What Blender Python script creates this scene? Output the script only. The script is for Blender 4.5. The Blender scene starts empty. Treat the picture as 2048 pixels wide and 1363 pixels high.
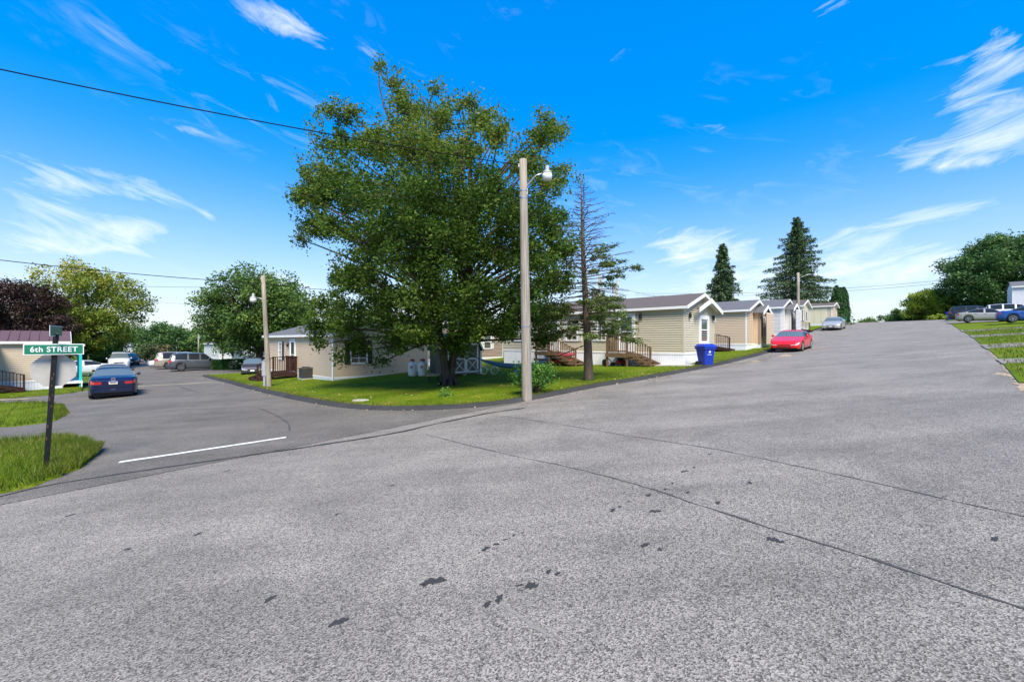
import bpy, bmesh, math, random
import numpy as np
from mathutils import Vector, Matrix
random.seed(7); RNG = np.random.default_rng(11)
SC = bpy.context.scene
COL = SC.collection
R = math.radians
# ------------------------------------------------------------------ camera
F, CX, CY, EYE = 870.0, 1024.0, 681.5, 1.8
cam = bpy.data.cameras.new('camera'); cam.sensor_width = 36; cam.lens = F/2048*36
cam.clip_start = .05; cam.clip_end = 6000
camo = bpy.data.objects.new('camera', cam); COL.objects.link(camo)
camo.location = (0, 0, EYE); camo.rotation_euler = (R(90), 0, 0)
SC.camera = camo
# ------------------------------------------------------------------ world, sun, exposure
SUN_EL, SUN_AZ = R(52), R(170)          # azimuth clockwise from +Y
wd = bpy.data.worlds.new('World'); SC.world = wd; wd.use_nodes = True
NT = wd.node_tree; NT.nodes.clear()
def nn(nt, t, **k):
    n = nt.nodes.new(t)
    for a, b in k.items(): setattr(n, a, b)
    return n
def lk(nt, a, b): nt.links.new(a, b)
def setin(n, **k):
    for a, b in k.items(): n.inputs[a.replace('_', ' ')].default_value = b
def mth(nt, op, a, b=None, c=None, clamp=False):
    n = nn(nt, 'ShaderNodeMath', operation=op); n.use_clamp = clamp
    for i, s in enumerate((a, b, c)):
        if s is None: continue
        if isinstance(s, (int, float)): n.inputs[i].default_value = s
        else: lk(nt, s, n.inputs[i])
    return n.outputs[0]
wo = nn(NT, 'ShaderNodeOutputWorld'); bg = nn(NT, 'ShaderNodeBackground')
sky = nn(NT, 'ShaderNodeTexSky', sky_type='NISHITA', sun_disc=False)
sky.sun_elevation = SUN_EL; sky.sun_rotation = SUN_AZ
sky.air_density = 1.0; sky.dust_density = .05; sky.ozone_density = 2.2; sky.altitude = 200
hs = nn(NT, 'ShaderNodeHueSaturation'); setin(hs, Saturation=2.7, Value=2.3, Hue=.517)
gm = nn(NT, 'ShaderNodeGamma'); gm.inputs['Gamma'].default_value = .42
lk(NT, sky.outputs[0], gm.inputs['Color']); lk(NT, gm.outputs[0], hs.inputs['Color'])
tc = nn(NT, 'ShaderNodeTexCoord'); D = tc.outputs['Generated']
sep = nn(NT, 'ShaderNodeSeparateXYZ'); lk(NT, D, sep.inputs[0])
den = mth(NT, 'ADD', mth(NT, 'MAXIMUM', sep.outputs[2], 0.0), .10)
cb = nn(NT, 'ShaderNodeCombineXYZ')
lk(NT, mth(NT, 'DIVIDE', sep.outputs[0], den), cb.inputs[0]); lk(NT, mth(NT, 'DIVIDE', sep.outputs[1], den), cb.inputs[1])
az = mth(NT, 'ARCTAN2', sep.outputs[0], sep.outputs[1]); el = mth(NT, 'ARCSINE', sep.outputs[2])
def streak(slope, sx, sy, detail, dist, w):
    c = nn(NT, 'ShaderNodeCombineXYZ'); lk(NT, mth(NT, 'MULTIPLY', az, sx), c.inputs[0]); lk(NT, mth(NT, 'MULTIPLY', mth(NT, 'MULTIPLY_ADD', az, slope, el), sy), c.inputs[1]); c.inputs[2].default_value = w
    n = nn(NT, 'ShaderNodeTexNoise'); setin(n, Scale=1., Detail=detail, Roughness=.66, Distortion=dist); lk(NT, c.outputs[0], n.inputs['Vector']); return n.outputs['Fac']
fibL, fibR = streak(.24, 7., 24., 11, .75, 3.), streak(-.16, 7., 30., 11, .75, 8.)
big = streak(.1, 1.6, 4., 4, .3, 5.)
def pdir(px, py): return Vector(((px-CX)/F, 1, (CY-py)/F)).normalized()
clouds = [((420, -30), (700, 112), .027, 1.15), ((230, 10), (330, 45), .035, .55), ((700, 92), (800, 122), .025, .5),
          ((-80, 325), (430, 418), .034, 1.05), ((-60, 425), (190, 432), .026, .85), ((120, 472), (380, 450), .022, .95), ((-40, 490), (330, 500), .024, .95),
          ((270, 250), (460, 266), .035, .62), ((480, 270), (610, 300), .035, .5), ((400, 420), (500, 430), .025, .6), ((840, 125), (930, 150), .03, .45),
          ((1820, 152), (2150, 112), .026, .95), ((1830, 212), (2150, 186), .022, .9), ((1900, 240), (2150, 225), .02, .7), ((1700, 305), (2150, 268), .032, .95), ((1790, 338), (2120, 296), .02, .8),
          ((1190, 122), (1300, 88), .024, .7), ((1370, 262), (1530, 242), .022, .65), ((1610, 30), (1740, -15), .03, .65), ((1530, 180), (1700, 190), .03, .45), ((1950, 85), (2060, 60), .03, .6),
          ((1260, 470), (1560, 515), .06, .85), ((1640, 500), (1960, 505), .06, .9), ((1750, 435), (2070, 400), .022, .65), ((1490, 290), (1600, 295), .02, .5),
          ((1240, 570), (1950, 605), .09, .85), ((450, 560), (720, 590), .06, .75), ((-50, 590), (420, 605), .06, .5)]
accL = accR = None
for (a, b, w, s) in clouds:
    A, B = pdir(*a), pdir(*b); C = (A+B)/2; e1 = (B-A); half = e1.length/2; e1.normalize()
    e2 = C.normalized().cross(e1).normalized()
    def dotn(e):
        n = nn(NT, 'ShaderNodeVectorMath', operation='DOT_PRODUCT'); lk(NT, D, n.inputs[0]); n.inputs[1].default_value = e; return n.outputs['Value']
    ta = mth(NT, 'DIVIDE', mth(NT, 'SUBTRACT', dotn(e1), C.dot(e1)), half)
    tb = mth(NT, 'DIVIDE', mth(NT, 'SUBTRACT', dotn(e2), C.dot(e2)), w)
    q = mth(NT, 'ADD', mth(NT, 'POWER', mth(NT, 'ABSOLUTE', ta), 2.5), mth(NT, 'MULTIPLY', tb, tb))
    front = mth(NT, 'GREATER_THAN', dotn(C.normalized()), .3)
    m = mth(NT, 'MULTIPLY', mth(NT, 'MULTIPLY', mth(NT, 'EXPONENT', mth(NT, 'MULTIPLY', q, -1.)), s), front)
    if a[0] < 1000: accL = m if accL is None else mth(NT, 'ADD', accL, m)
    else: accR = m if accR is None else mth(NT, 'ADD', accR, m)
def cl_(fib, acc):   # placed cirrus banks raise the local cover, the fibres break them up
    return mth(NT, 'POWER', mth(NT, 'MULTIPLY', mth(NT, 'ADD', mth(NT, 'SUBTRACT', fib, .775), mth(NT, 'MULTIPLY', mth(NT, 'MINIMUM', acc, 1.1), .37)), 2.3, clamp=True), 1.0)
gen = mth(NT, 'MULTIPLY', mth(NT, 'MULTIPLY_ADD', fibL, 2.6, -1.35, clamp=True), mth(NT, 'MULTIPLY_ADD', big, 3.0, -1.5, clamp=True))
cmask = mth(NT, 'MINIMUM', mth(NT, 'ADD', mth(NT, 'ADD', cl_(fibL, accL), cl_(fibR, accR)), mth(NT, 'MULTIPLY', gen, .8)), .86)
mx = nn(NT, 'ShaderNodeMix', data_type='RGBA'); 
hz = mth(NT, 'MULTIPLY', mth(NT, 'POWER', mth(NT, 'SUBTRACT', 1., mth(NT, 'DIVIDE', mth(NT, 'MAXIMUM', sep.outputs[2], 0.), .36), clamp=True), 1.7), .85)   # pale haze towards the horizon
mh = nn(NT, 'ShaderNodeMix', data_type='RGBA'); lk(NT, hz, mh.inputs['Factor']); lk(NT, hs.outputs[0], mh.inputs['A']); mh.inputs['B'].default_value = (2.75, 2.95, 3.35, 1)
lk(NT, cmask, mx.inputs['Factor']); lk(NT, mh.outputs['Result'], mx.inputs['A'])
mx.inputs['B'].default_value = (4.6, 4.7, 4.9, 1)
lk(NT, mx.outputs['Result'], bg.inputs['Color']); bg.inputs['Strength'].default_value = .112
lk(NT, bg.outputs[0], wo.inputs['Surface'])
sl = bpy.data.lights.new('sun', 'SUN'); sl.energy = 3.0; sl.angle = R(25); sl.color = (1, .91, .78)
so = bpy.data.objects.new('sun', sl); COL.objects.link(so)
sd = Vector((math.sin(SUN_AZ)*math.cos(SUN_EL), math.cos(SUN_AZ)*math.cos(SUN_EL), math.sin(SUN_EL)))
so.rotation_euler = sd.to_track_quat('Z', 'Y').to_euler(); so.location = (0, 0, 50)
SC.view_settings.view_transform = 'Standard'; SC.view_settings.look = 'None'
SC.view_settings.exposure = 1.3; SC.view_settings.gamma = 1
SC.view_settings.use_curve_mapping = False
SC.cycles.max_bounces = 6; SC.cycles.transparent_max_bounces = 8

# ------------------------------------------------------------------ terrain function
UX, UY = .693, .721                    # main road direction u; v = (-UY, UX) points along 6th Street
ROT = math.atan2(UY, UX)
def uv2xy(u, v): return (u*UX-v*UY, u*UY+v*UX)
def xy2uv(x, y): return (UX*x+UY*y, -UY*x+UX*y)
SU = ([-600, -40, 0, 21, 33, 50, 72, 90, 100, 115, 160, 300], [-8, -2, 0, 1.0, 1.6, 2.55, 3.95, 4.9, 5.15, 5.15, 4.2, 2])
def smst(a, b, x):
    t = min(max((x-a)/(b-a), 0), 1); return t*t*(3-2*t)
def G(x, y):
    u, v = xy2uv(x, y)
    S = float(np.interp(u, *SU)); S *= 1-.6*smst(28, 44, v)*(1-smst(14, 40, u))
    s = -1.15*(1-math.exp(-max(v, -12)/14))-.008*max(0, min(v, 200)-20)
    return S+s*(1-.75*smst(25, 75, u))
def guv(u, v, dz=0):
    x, y = uv2xy(u, v); return Vector((x, y, G(x, y)+dz))
def gp(px, py, dz=0):
    dx, dv = (px-CX)/F, (CY-py)/F; y = 1.
    while y < 500:
        if EYE+dv*y < G(dx*y, y): break
        y *= 1.01
    lo, hi = y/1.01, y
    for _ in range(26):
        m = (lo+hi)/2
        if EYE+dv*m < G(dx*m, m): hi = m
        else: lo = m
    return Vector((dx*hi, hi, G(dx*hi, hi)+dz))
def wp(px, py, Y): return Vector(((px-CX)/F*Y, Y, EYE+(CY-py)/F*Y))

# ------------------------------------------------------------------ materials
MATS = {}
def mat(name, col, rough=.7, metal=0, var=.12, vs=6., bump=0., bs=40., coat=0., spec=.5, trans=0.):
    if name in MATS: return MATS[name]
    m = bpy.data.materials.new(name); m.use_nodes = True; nt = m.node_tree
    p = nt.nodes['Principled BSDF']; setin(p, Roughness=rough, Metallic=metal)
    p.inputs['Specular IOR Level'].default_value = spec; p.inputs['Coat Weight'].default_value = coat
    t = nn(nt, 'ShaderNodeTexCoord')
    if var > 0:
        n = nn(nt, 'ShaderNodeTexNoise'); setin(n, Scale=vs, Detail=6, Roughness=.65); lk(nt, t.outputs['Object'], n.inputs['Vector'])
        r = nn(nt, 'ShaderNodeValToRGB'); c = Vector(col)
        r.color_ramp.elements[0].position = .3; r.color_ramp.elements[1].position = .7
        r.color_ramp.elements[0].color = (*(c*(1-var)), 1); r.color_ramp.elements[1].color = (*[min(1, k*(1+var)) for k in c], 1)
        lk(nt, n.outputs['Fac'], r.inputs[0]); lk(nt, r.outputs[0], p.inputs['Base Color'])
    else: p.inputs['Base Color'].default_value = (*col, 1)
    if bump > 0:
        n2 = nn(nt, 'ShaderNodeTexNoise'); setin(n2, Scale=bs, Detail=4); lk(nt, t.outputs['Object'], n2.inputs['Vector'])
        b = nn(nt, 'ShaderNodeBump'); setin(b, Strength=bump, Distance=.02); lk(nt, n2.outputs['Fac'], b.inputs['Height']); lk(nt, b.outputs[0], p.inputs['Normal'])
    MATS[name] = m; return m
def ramp(nt, fac, stops):
    r = nn(nt, 'ShaderNodeValToRGB'); e = r.color_ramp.elements
    while len(e) < len(stops): e.new(.5)
    for k, (p, c) in enumerate(stops): e[k].position = p; e[k].color = (*c, 1)
    lk(nt, fac, r.inputs[0]); return r.outputs[0]
def mixc(nt, mode, f, a, b):
    m = nn(nt, 'ShaderNodeMix', data_type='RGBA', blend_type=mode)
    if isinstance(f, (int, float)): m.inputs['Factor'].default_value = f
    else: lk(nt, f, m.inputs['Factor'])
    for s, v in (('A', a), ('B', b)):
        if isinstance(v, tuple): m.inputs[s].default_value = (*v, 1)
        else: lk(nt, v, m.inputs[s])
    return m.outputs['Result']
def asphalt(name, lo, hi, tone):
    m = bpy.data.materials.new(name); m.use_nodes = True; nt = m.node_tree; p = nt.nodes['Principled BSDF']
    t = nn(nt, 'ShaderNodeTexCoord'); O = t.outputs['Object']
    v = nn(nt, 'ShaderNodeTexVoronoi'); setin(v, Scale=105.); lk(nt, O, v.inputs['Vector'])
    sx = nn(nt, 'ShaderNodeSeparateColor'); lk(nt, v.outputs['Color'], sx.inputs[0])
    n0 = nn(nt, 'ShaderNodeTexNoise'); setin(n0, Scale=24., Detail=5, Roughness=.75); lk(nt, O, n0.inputs['Vector'])
    f = mth(nt, 'ADD', mth(nt, 'MULTIPLY', sx.outputs[0], .72), mth(nt, 'MULTIPLY', n0.outputs['Fac'], .35))
    c = ramp(nt, f, [(.15, tuple(k*lo for k in tone)), (.5, tuple(k*(lo*.55+hi*.45) for k in tone)), (.9, tuple(k*hi for k in tone))])
    n1 = nn(nt, 'ShaderNodeTexNoise'); setin(n1, Scale=.55, Detail=7, Roughness=.7, Distortion=.6); lk(nt, O, n1.inputs['Vector'])
    c = mixc(nt, 'MULTIPLY', 1., c, ramp(nt, n1.outputs['Fac'], [(.28, (.70, .70, .70)), (.5, (.95, .95, .95)), (.75, (1.18, 1.17, 1.14))]))
    mp = nn(nt, 'ShaderNodeMapping'); mp.inputs['Rotation'].default_value = (0, 0, -ROT); mp.inputs['Scale'].default_value = (.12, 1.1, 1); lk(nt, O, mp.inputs[0])
    n2 = nn(nt, 'ShaderNodeTexNoise'); setin(n2, Scale=1., Detail=5, Roughness=.6); lk(nt, mp.outputs[0], n2.inputs['Vector'])
    c = mixc(nt, 'MULTIPLY', .8, c, ramp(nt, n2.outputs['Fac'], [(.32, (.76, .76, .76)), (.6, (1.08, 1.08, 1.08))]))
    n3 = nn(nt, 'ShaderNodeTexNoise'); setin(n3, Scale=2.3, Detail=4, Roughness=.5); lk(nt, O, n3.inputs['Vector'])
    c = mixc(nt, 'MIX', ramp(nt, n3.outputs['Fac'], [(.66, (0, 0, 0)), (.8, (.35, .35, .35))]), c, tuple(k*lo*.8 for k in tone))
    lk(nt, c, p.inputs['Base Color']); setin(p, Roughness=.88); p.inputs['Specular IOR Level'].default_value = .3
    b = nn(nt, 'ShaderNodeBump'); setin(b, Strength=.55, Distance=.008); lk(nt, v.outputs['Distance'], b.inputs['Height']); lk(nt, b.outputs[0], p.inputs['Normal'])
    MATS[name] = m; return m
def grassmat(name, a, b, c, dry):
    m = bpy.data.materials.new(name); m.use_nodes = True; nt = m.node_tree; p = nt.nodes['Principled BSDF']
    t = nn(nt, 'ShaderNodeTexCoord'); O = t.outputs['Object']
    n = nn(nt, 'ShaderNodeTexNoise'); setin(n, Scale=.5, Detail=8, Roughness=.72); lk(nt, O, n.inputs['Vector'])
    col = ramp(nt, n.outputs['Fac'], [(.3, a), (.5, b), (.7, c)])
    n2 = nn(nt, 'ShaderNodeTexNoise'); setin(n2, Scale=38., Detail=3); lk(nt, O, n2.inputs['Vector'])
    col = mixc(nt, 'MULTIPLY', 1., col, ramp(nt, n2.outputs['Fac'], [(.3, (.55, .55, .55)), (.7, (1.3, 1.3, 1.3))]))
    n3 = nn(nt, 'ShaderNodeTexNoise'); setin(n3, Scale=.9, Detail=6, Roughness=.7); lk(nt, O, n3.inputs['Vector'])
    col = mixc(nt, 'MIX', ramp(nt, n3.outputs['Fac'], [(.52, (0, 0, 0)), (.7, (.65, .65, .65))]), col, dry)
    lk(nt, col, p.inputs['Base Color']); setin(p, Roughness=.9); p.inputs['Specular IOR Level'].default_value = .05
    MATS[name] = m; return m
def leafmat(name, stops, trans=.35):
    m = bpy.data.materials.new(name); m.use_nodes = True; nt = m.node_tree; p = nt.nodes['Principled BSDF']
    a = nn(nt, 'ShaderNodeAttribute', attribute_name='tint'); c = ramp(nt, a.outputs['Fac'], stops)
    lk(nt, c, p.inputs['Base Color']); setin(p, Roughness=.55); p.inputs['Specular IOR Level'].default_value = .3
    tr = nn(nt, 'ShaderNodeBsdfTranslucent'); lk(nt, c, tr.inputs['Color'])
    ms = nn(nt, 'ShaderNodeMixShader'); ms.inputs[0].default_value = trans
    lk(nt, p.outputs[0], ms.inputs[1]); lk(nt, tr.outputs[0], ms.inputs[2]); lk(nt, ms.outputs[0], nt.nodes['Material Output'].inputs['Surface'])
    MATS[name] = m; return m
def woodmat(name, a, b, sc=(30, 30, 1.2)):
    m = bpy.data.materials.new(name); m.use_nodes = True; nt = m.node_tree; p = nt.nodes['Principled BSDF']
    t = nn(nt, 'ShaderNodeTexCoord'); mp = nn(nt, 'ShaderNodeMapping'); mp.inputs['Scale'].default_value = sc; lk(nt, t.outputs['Object'], mp.inputs[0])
    n = nn(nt, 'ShaderNodeTexNoise'); setin(n, Scale=1., Detail=7, Roughness=.7); lk(nt, mp.outputs[0], n.inputs['Vector'])
    lk(nt, ramp(nt, n.outputs['Fac'], [(.3, a), (.7, b)]), p.inputs['Base Color']); setin(p, Roughness=.85); p.inputs['Specular IOR Level'].default_value = .2
    bb = nn(nt, 'ShaderNodeBump'); setin(bb, Strength=.6, Distance=.01); lk(nt, n.outputs['Fac'], bb.inputs['Height']); lk(nt, bb.outputs[0], p.inputs['Normal'])
    MATS[name] = m; return m
asphalt('asphalt', .06, .41, (1, .905, .765)); asphalt('asphalt_dark', .05, .255, (1, .905, .765)); asphalt('asphalt_kerb', .02, .07, (1, 1, 1))
grassmat('lawn', (.06, .105, .004), (.105, .165, .006), (.16, .205, .009), (.25, .20, .04))
grassmat('lawn_far', (.05, .09, .015), (.08, .13, .02), (.12, .16, .03), (.2, .17, .06))
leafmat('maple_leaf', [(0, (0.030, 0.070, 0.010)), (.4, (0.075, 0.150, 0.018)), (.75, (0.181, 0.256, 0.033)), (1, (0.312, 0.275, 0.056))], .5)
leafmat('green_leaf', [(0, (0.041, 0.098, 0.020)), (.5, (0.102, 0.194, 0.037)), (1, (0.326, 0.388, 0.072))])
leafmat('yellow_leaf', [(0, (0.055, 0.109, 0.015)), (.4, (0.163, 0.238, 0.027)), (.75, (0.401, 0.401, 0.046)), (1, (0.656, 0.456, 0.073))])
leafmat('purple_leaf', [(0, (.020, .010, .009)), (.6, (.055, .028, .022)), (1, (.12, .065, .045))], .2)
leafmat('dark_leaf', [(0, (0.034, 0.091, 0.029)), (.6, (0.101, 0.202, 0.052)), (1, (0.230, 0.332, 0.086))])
leafmat('needle', [(0, (0.038, 0.083, 0.033)), (.6, (0.096, 0.160, 0.058)), (1, (0.242, 0.273, 0.096))], .15)
leafmat('needle_light', [(0, (0.049, 0.087, 0.020)), (.6, (0.117, 0.176, 0.039)), (1, (0.235, 0.293, 0.069))], .25)
leafmat('cedar', [(0, (0.020, 0.068, 0.020)), (.6, (0.043, 0.128, 0.034)), (1, (0.085, 0.187, 0.051))], .15)
leafmat('lime_leaf', [(0, (0.113, 0.178, 0.016)), (.5, (0.275, 0.356, 0.032)), (1, (0.518, 0.551, 0.065))])
leafmat('hedge_leaf', [(0, (0.034, 0.102, 0.020)), (.6, (0.085, 0.221, 0.034)), (1, (0.187, 0.340, 0.051))])
leafmat('blossom_leaf', [(0, (0.051, 0.093, 0.034)), (.65, (0.119, 0.170, 0.060)), (.85, (0.510, 0.255, 0.170)), (1, (0.680, 0.374, 0.272))])
leafmat('fallen_leaf', [(0, (.1, .1, .03)), (.6, (.3, .22, .08)), (1, (.45, .36, .2))], .1)
leafmat('grass_blade', [(0, (.055, .10, .006)), (.55, (.12, .18, .010)), (.8, (.22, .22, .03)), (1, (.38, .30, .11))], .3)
woodmat('pole_wood', (.14, .115, .085), (.46, .405, .325), (34, 34, .9)); woodmat('bark', (.03, .022, .016), (.11, .085, .062), (14, 14, 3))
woodmat('conifer_bark', (.05, .036, .026), (.16, .12, .09), (16, 16, 5)); woodmat('dark_stain', (.028, .012, .008), (.06, .028, .019), (6, 6, 6))
woodmat('deck_wood', (.10, .06, .03), (.20, .13, .075), (6, 6, 6)); woodmat('old_board', (.25, .19, .12), (.42, .34, .23), (8, 8, 8))
mat('white_trim', (.78, .78, .76), .5, var=.04); mat('skirt_white', (.74, .75, .76), .5, var=.05, vs=2)
mat('glass_dark', (.02, .025, .028), .06, var=0, spec=.3); mat('glass_green', (.05, .09, .085), .06, var=0, spec=1.)
mat('blind', (.55, .6, .6), .3, var=.05); mat('shutter_dark', (.028, .024, .022), .6, var=.1); mat('shutter_pale', (.62, .63, .56), .5, var=.05)
mat('black', (.012, .012, .013), .6, var=0); mat('rubber', (.018, .018, .019), .8, var=.1); mat('alloy', (.5, .5, .52), .3, metal=.9, var=.05)
mat('steel', (.42, .43, .44), .4, metal=.8, var=.1); mat('grey_box', (.33, .34, .35), .5, var=.1); mat('lamp_glass', (.72, .73, .72), .15, var=.05, spec=.8)
mat('red_lens', (.42, .015, .012), .12, var=0, coat=1); mat('clear_lens', (.7, .72, .74), .08, var=0, coat=1); mat('chrome', (.75, .75, .76), .12, metal=1, var=0)
mat('stop_back', (.43, .41, .36), .6, metal=.15, var=.08, vs=9); mat('sign_green', (.006, .17, .085), .4, var=.06); mat('sign_white', (.8, .81, .8), .45, var=.03)
mat('post_paint', (.012, .013, .015), .6, var=.35, vs=14, spec=.2); mat('rust', (.09, .035, .018), .8, var=.3, vs=30)
mat('paint_line', (.74, .74, .71), .7, var=.1, vs=9); mat('paint_yellow', (.62, .5, .26), .75, var=.15, vs=9); mat('tar', (.035, .034, .033), .8, var=.25, vs=20)
mat('sand', (.36, .27, .17), .95, var=.25, vs=5, bump=.4); mat('scrape', (.22, .205, .175), .9, var=.2, vs=30); mat('ac_grey', (.10, .095, .09), .5, var=.1); mat('crack_tar', (.055, .053, .05), .85, var=.35, vs=30); mat('litter', (.22, .16, .10), .95, var=.3, vs=20); mat('concrete', (.46, .44, .40), .85, var=.12, vs=6, bump=.3)
mat('bin_blue', (.006, .035, .36), .42, var=.05); mat('bin_navy', (.008, .022, .075), .45, var=.1); mat('bin_green', (.01, .16, .07), .45, var=.08)
mat('tank_white', (.78, .79, .77), .35, var=.04); mat('tank_red', (.45, .06, .04), .5, var=.1); mat('hammock_blue', (.03, .11, .28), .75, var=.25, vs=8)
mat('kayak_red', (.45, .05, .045), .45, var=.15, vs=4); mat('kayak_pink', (.5, .03, .1), .45, var=.1); mat('mower_red', (.36, .02, .02), .35, var=.1)
mat('teal', (.03, .52, .5), .5, var=.05); mat('wire', (.012, .012, .013), .9, var=0, spec=.05); mat('yellow_toy', (.7, .36, .02), .5, var=.1)
def shingle(name, col):
    m = mat(name, col, .9, var=.25, vs=18, bump=.5, bs=25); return m
shingle('roof_grey', (.115, .113, .115)); shingle('roof_brown', (.105, .085, .075)); shingle('roof_dark', (.075, .072, .07)); mat('roof_metal', (.125, .06, .045), .5, metal=0, var=.08)
SID = dict(sage=(.52, .46, .325), tan=(.60, .46, .31), tan_dark=(.30, .23, .165), grey=(.62, .60, .57), cream=(.62, .56, .40), slate=(.17, .215, .24), paleblue=(.38, .43, .47), beige=(.53, .43, .30), white=(.62, .63, .63), shed=(.16, .14, .105))
for k, c in SID.items(): mat('siding_'+k, c, .55, var=.05, vs=2.5, bump=.06, bs=60)

# ------------------------------------------------------------------ mesh helpers
class MB:
    def __init__(s): s.v = []; s.f = []
    def add(s, vs, fs):
        o = len(s.v); s.v += [tuple(p) for p in vs]; s.f += [tuple(i+o for i in f) for f in fs]; return s
    def box(s, c, d, m=None):
        x, y, z = (k/2 for k in d); vs = [Vector((a*x, b*y, e*z)) for e in (-1, 1) for b in (-1, 1) for a in (-1, 1)]
        if m is not None: vs = [m @ p for p in vs]
        return s.add([p+Vector(c) for p in vs], [(0, 2, 3, 1), (4, 5, 7, 6), (0, 1, 5, 4), (2, 6, 7, 3), (0, 4, 6, 2), (1, 3, 7, 5)])
    def bb(s, a, b): return s.box([(i+j)/2 for i, j in zip(a, b)], [abs(j-i) for i, j in zip(a, b)])
    def beam(s, a, b, w, h, up=Vector((0, 0, 1))):
        a, b = Vector(a), Vector(b); d = (b-a); L = d.length; d.normalize(); sd_ = d.cross(up)
        if sd_.length < 1e-4: sd_ = Vector((1, 0, 0))
        sd_.normalize(); u2 = sd_.cross(d)
        m = Matrix((d, sd_, u2)).transposed()
        return s.box((a+b)/2, (L, w, h), m)
    def tube(s, pts, rad, n=7, cap=True):
        pts = [Vector(p) for p in pts]; rad = rad if hasattr(rad, '__len__') else [rad]*len(pts); vs = []; fs = []
        ref = Vector((.31, .17, .93))
        for i, p in enumerate(pts):
            d = (pts[min(i+1, len(pts)-1)]-pts[max(i-1, 0)]).normalized()
            a = d.cross(ref if abs(d.dot(ref)) < .95 else Vector((1, 0, 0))).normalized(); b = d.cross(a)
            for k in range(n):
                t = 2*math.pi*k/n; vs.append(p+(a*math.cos(t)+b*math.sin(t))*rad[i])
        for i in range(len(pts)-1):
            for k in range(n): fs.append((i*n+k, i*n+(k+1) % n, (i+1)*n+(k+1) % n, (i+1)*n+k))
        if cap: fs += [tuple(range(n))[::-1], tuple(range((len(pts)-1)*n, len(pts)*n))]
        return s.add(vs, fs)
    def lathe(s, prof, n=14, c=(0, 0, 0), ax='z'):
        vs = []; fs = []
        for r, z in prof:
            for k in range(n):
                t = 2*math.pi*k/n; a, b = r*math.cos(t), r*math.sin(t)
                vs.append(Vector(c)+Vector((a, b, z) if ax == 'z' else ((a, z, b) if ax == 'y' else (z, a, b))))
        for i in range(len(prof)-1):
            for k in range(n): fs.append((i*n+k, i*n+(k+1) % n, (i+1)*n+(k+1) % n, (i+1)*n+k))
        fs += [tuple(range(n))[::-1], tuple(range((len(prof)-1)*n, len(prof)*n))]
        return s.add(vs, fs)
    def prism(s, poly, a, b, ax='y'):
        n = len(poly)
        P = lambda p, t: {'y': (p[0], t, p[1]), 'x': (t, p[0], p[1]), 'z': (p[0], p[1], t)}[ax]
        return s.add([P(p, a) for p in poly]+[P(p, b) for p in poly], [tuple(range(n)), tuple(range(2*n-1, n-1, -1))]+[(k, (k+1) % n, (k+1) % n+n, k+n) for k in range(n)])
    def mesh(s, name, m=None, smooth=False):
        me = bpy.data.meshes.new(name); me.from_pydata(s.v, [], s.f)
        bm = bmesh.new(); bm.from_mesh(me); bmesh.ops.recalc_face_normals(bm, faces=bm.faces); bm.to_mesh(me); bm.free()
        if m: me.materials.append(MATS[m])
        if smooth:
            for p in me.polygons: p.use_smooth = True
        return me
    def build(s, name, m, parent=None, smooth=False, loc=None): return link(name, s.mesh(name, m, smooth), parent, loc)
def link(name, me, parent=None, loc=None):
    o = bpy.data.objects.new(name, me); COL.objects.link(o)
    if parent: o.parent = parent
    if loc is not None: o.location = loc
    return o
def tag(o, label, cat, group=None):
    o['label'] = label; o['category'] = cat
    if group: o['group'] = group
    return o
def struct(o): o['kind'] = 'structure'; return o
def empty(name, loc, rz=0, label=None, cat=None, group=None):
    o = bpy.data.objects.new(name, None); COL.objects.link(o); o.location = loc; o.rotation_euler = (0, 0, rz); o.empty_display_size = .2
    if label: tag(o, label, cat, group)
    return o
def sheet(name, A, B, rows, m, dz, parent=None):
    """loft between two ground polylines of equal length; heights follow the terrain"""
    mb = MB(); n = len(A)
    for i in range(n):
        for j in range(rows+1):
            t = j/rows; x = A[i][0]*(1-t)+B[i][0]*t; y = A[i][1]*(1-t)+B[i][1]*t
            mb.v.append((x, y, G(x, y)+(dz(t) if callable(dz) else dz)))
    for i in range(n-1):
        for j in range(rows): a = i*(rows+1)+j; mb.f.append((a, a+1, a+rows+2, a+rows+1))
    o = link(name, mb.mesh(name, m), parent)
    me = o.data
    if sum(p.normal.z for p in me.polygons) < 0: me.flip_normals()
    return o
def resample(pts, step):
    P = [np.array(p[:2], float) for p in pts]
    # Catmull-Rom
    Q = [P[0]*2-P[1]]+P+[P[-1]*2-P[-2]]; out = []
    for i in range(1, len(Q)-2):
        d = np.linalg.norm(Q[i+1]-Q[i]); k = max(1, int(d/step))
        for j in range(k):
            t = j/k; a, b, c, e = Q[i-1], Q[i], Q[i+1], Q[i+2]
            out.append(tuple(.5*((2*b)+(c-a)*t+(2*a-5*b+4*c-e)*t*t+(3*b-a-3*c+e)*t**3)))
    out.append(tuple(P[-1])); return out
# ================================================================== ground
us = np.unique(np.concatenate([[-3000, -1500, -700, -350, -180, -100], np.arange(-70, 131, 2.0), [145, 160, 180, 220, 300, 450, 800, 1600, 3000]]))
vs_ = np.unique(np.concatenate([[-3000, -1500, -700, -350, -180, -100, -60], np.arange(-44, 131, 2.0), [145, 160, 180, 200, 220, 300, 450, 800, 1600, 3000]]))
mb = MB()
for u in us:
    for v in vs_:
        p = guv(u, v, -.07); mb.v.append(tuple(p))
nv = len(vs_)
for i in range(len(us)-1):
    for j in range(nv-1): a = i*nv+j; mb.f.append((a, a+nv, a+nv+1, a+1))
struct(mb.build('ground', 'lawn_far'))
U = lambda pts: [uv2xy(*p) for p in pts]
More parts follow.
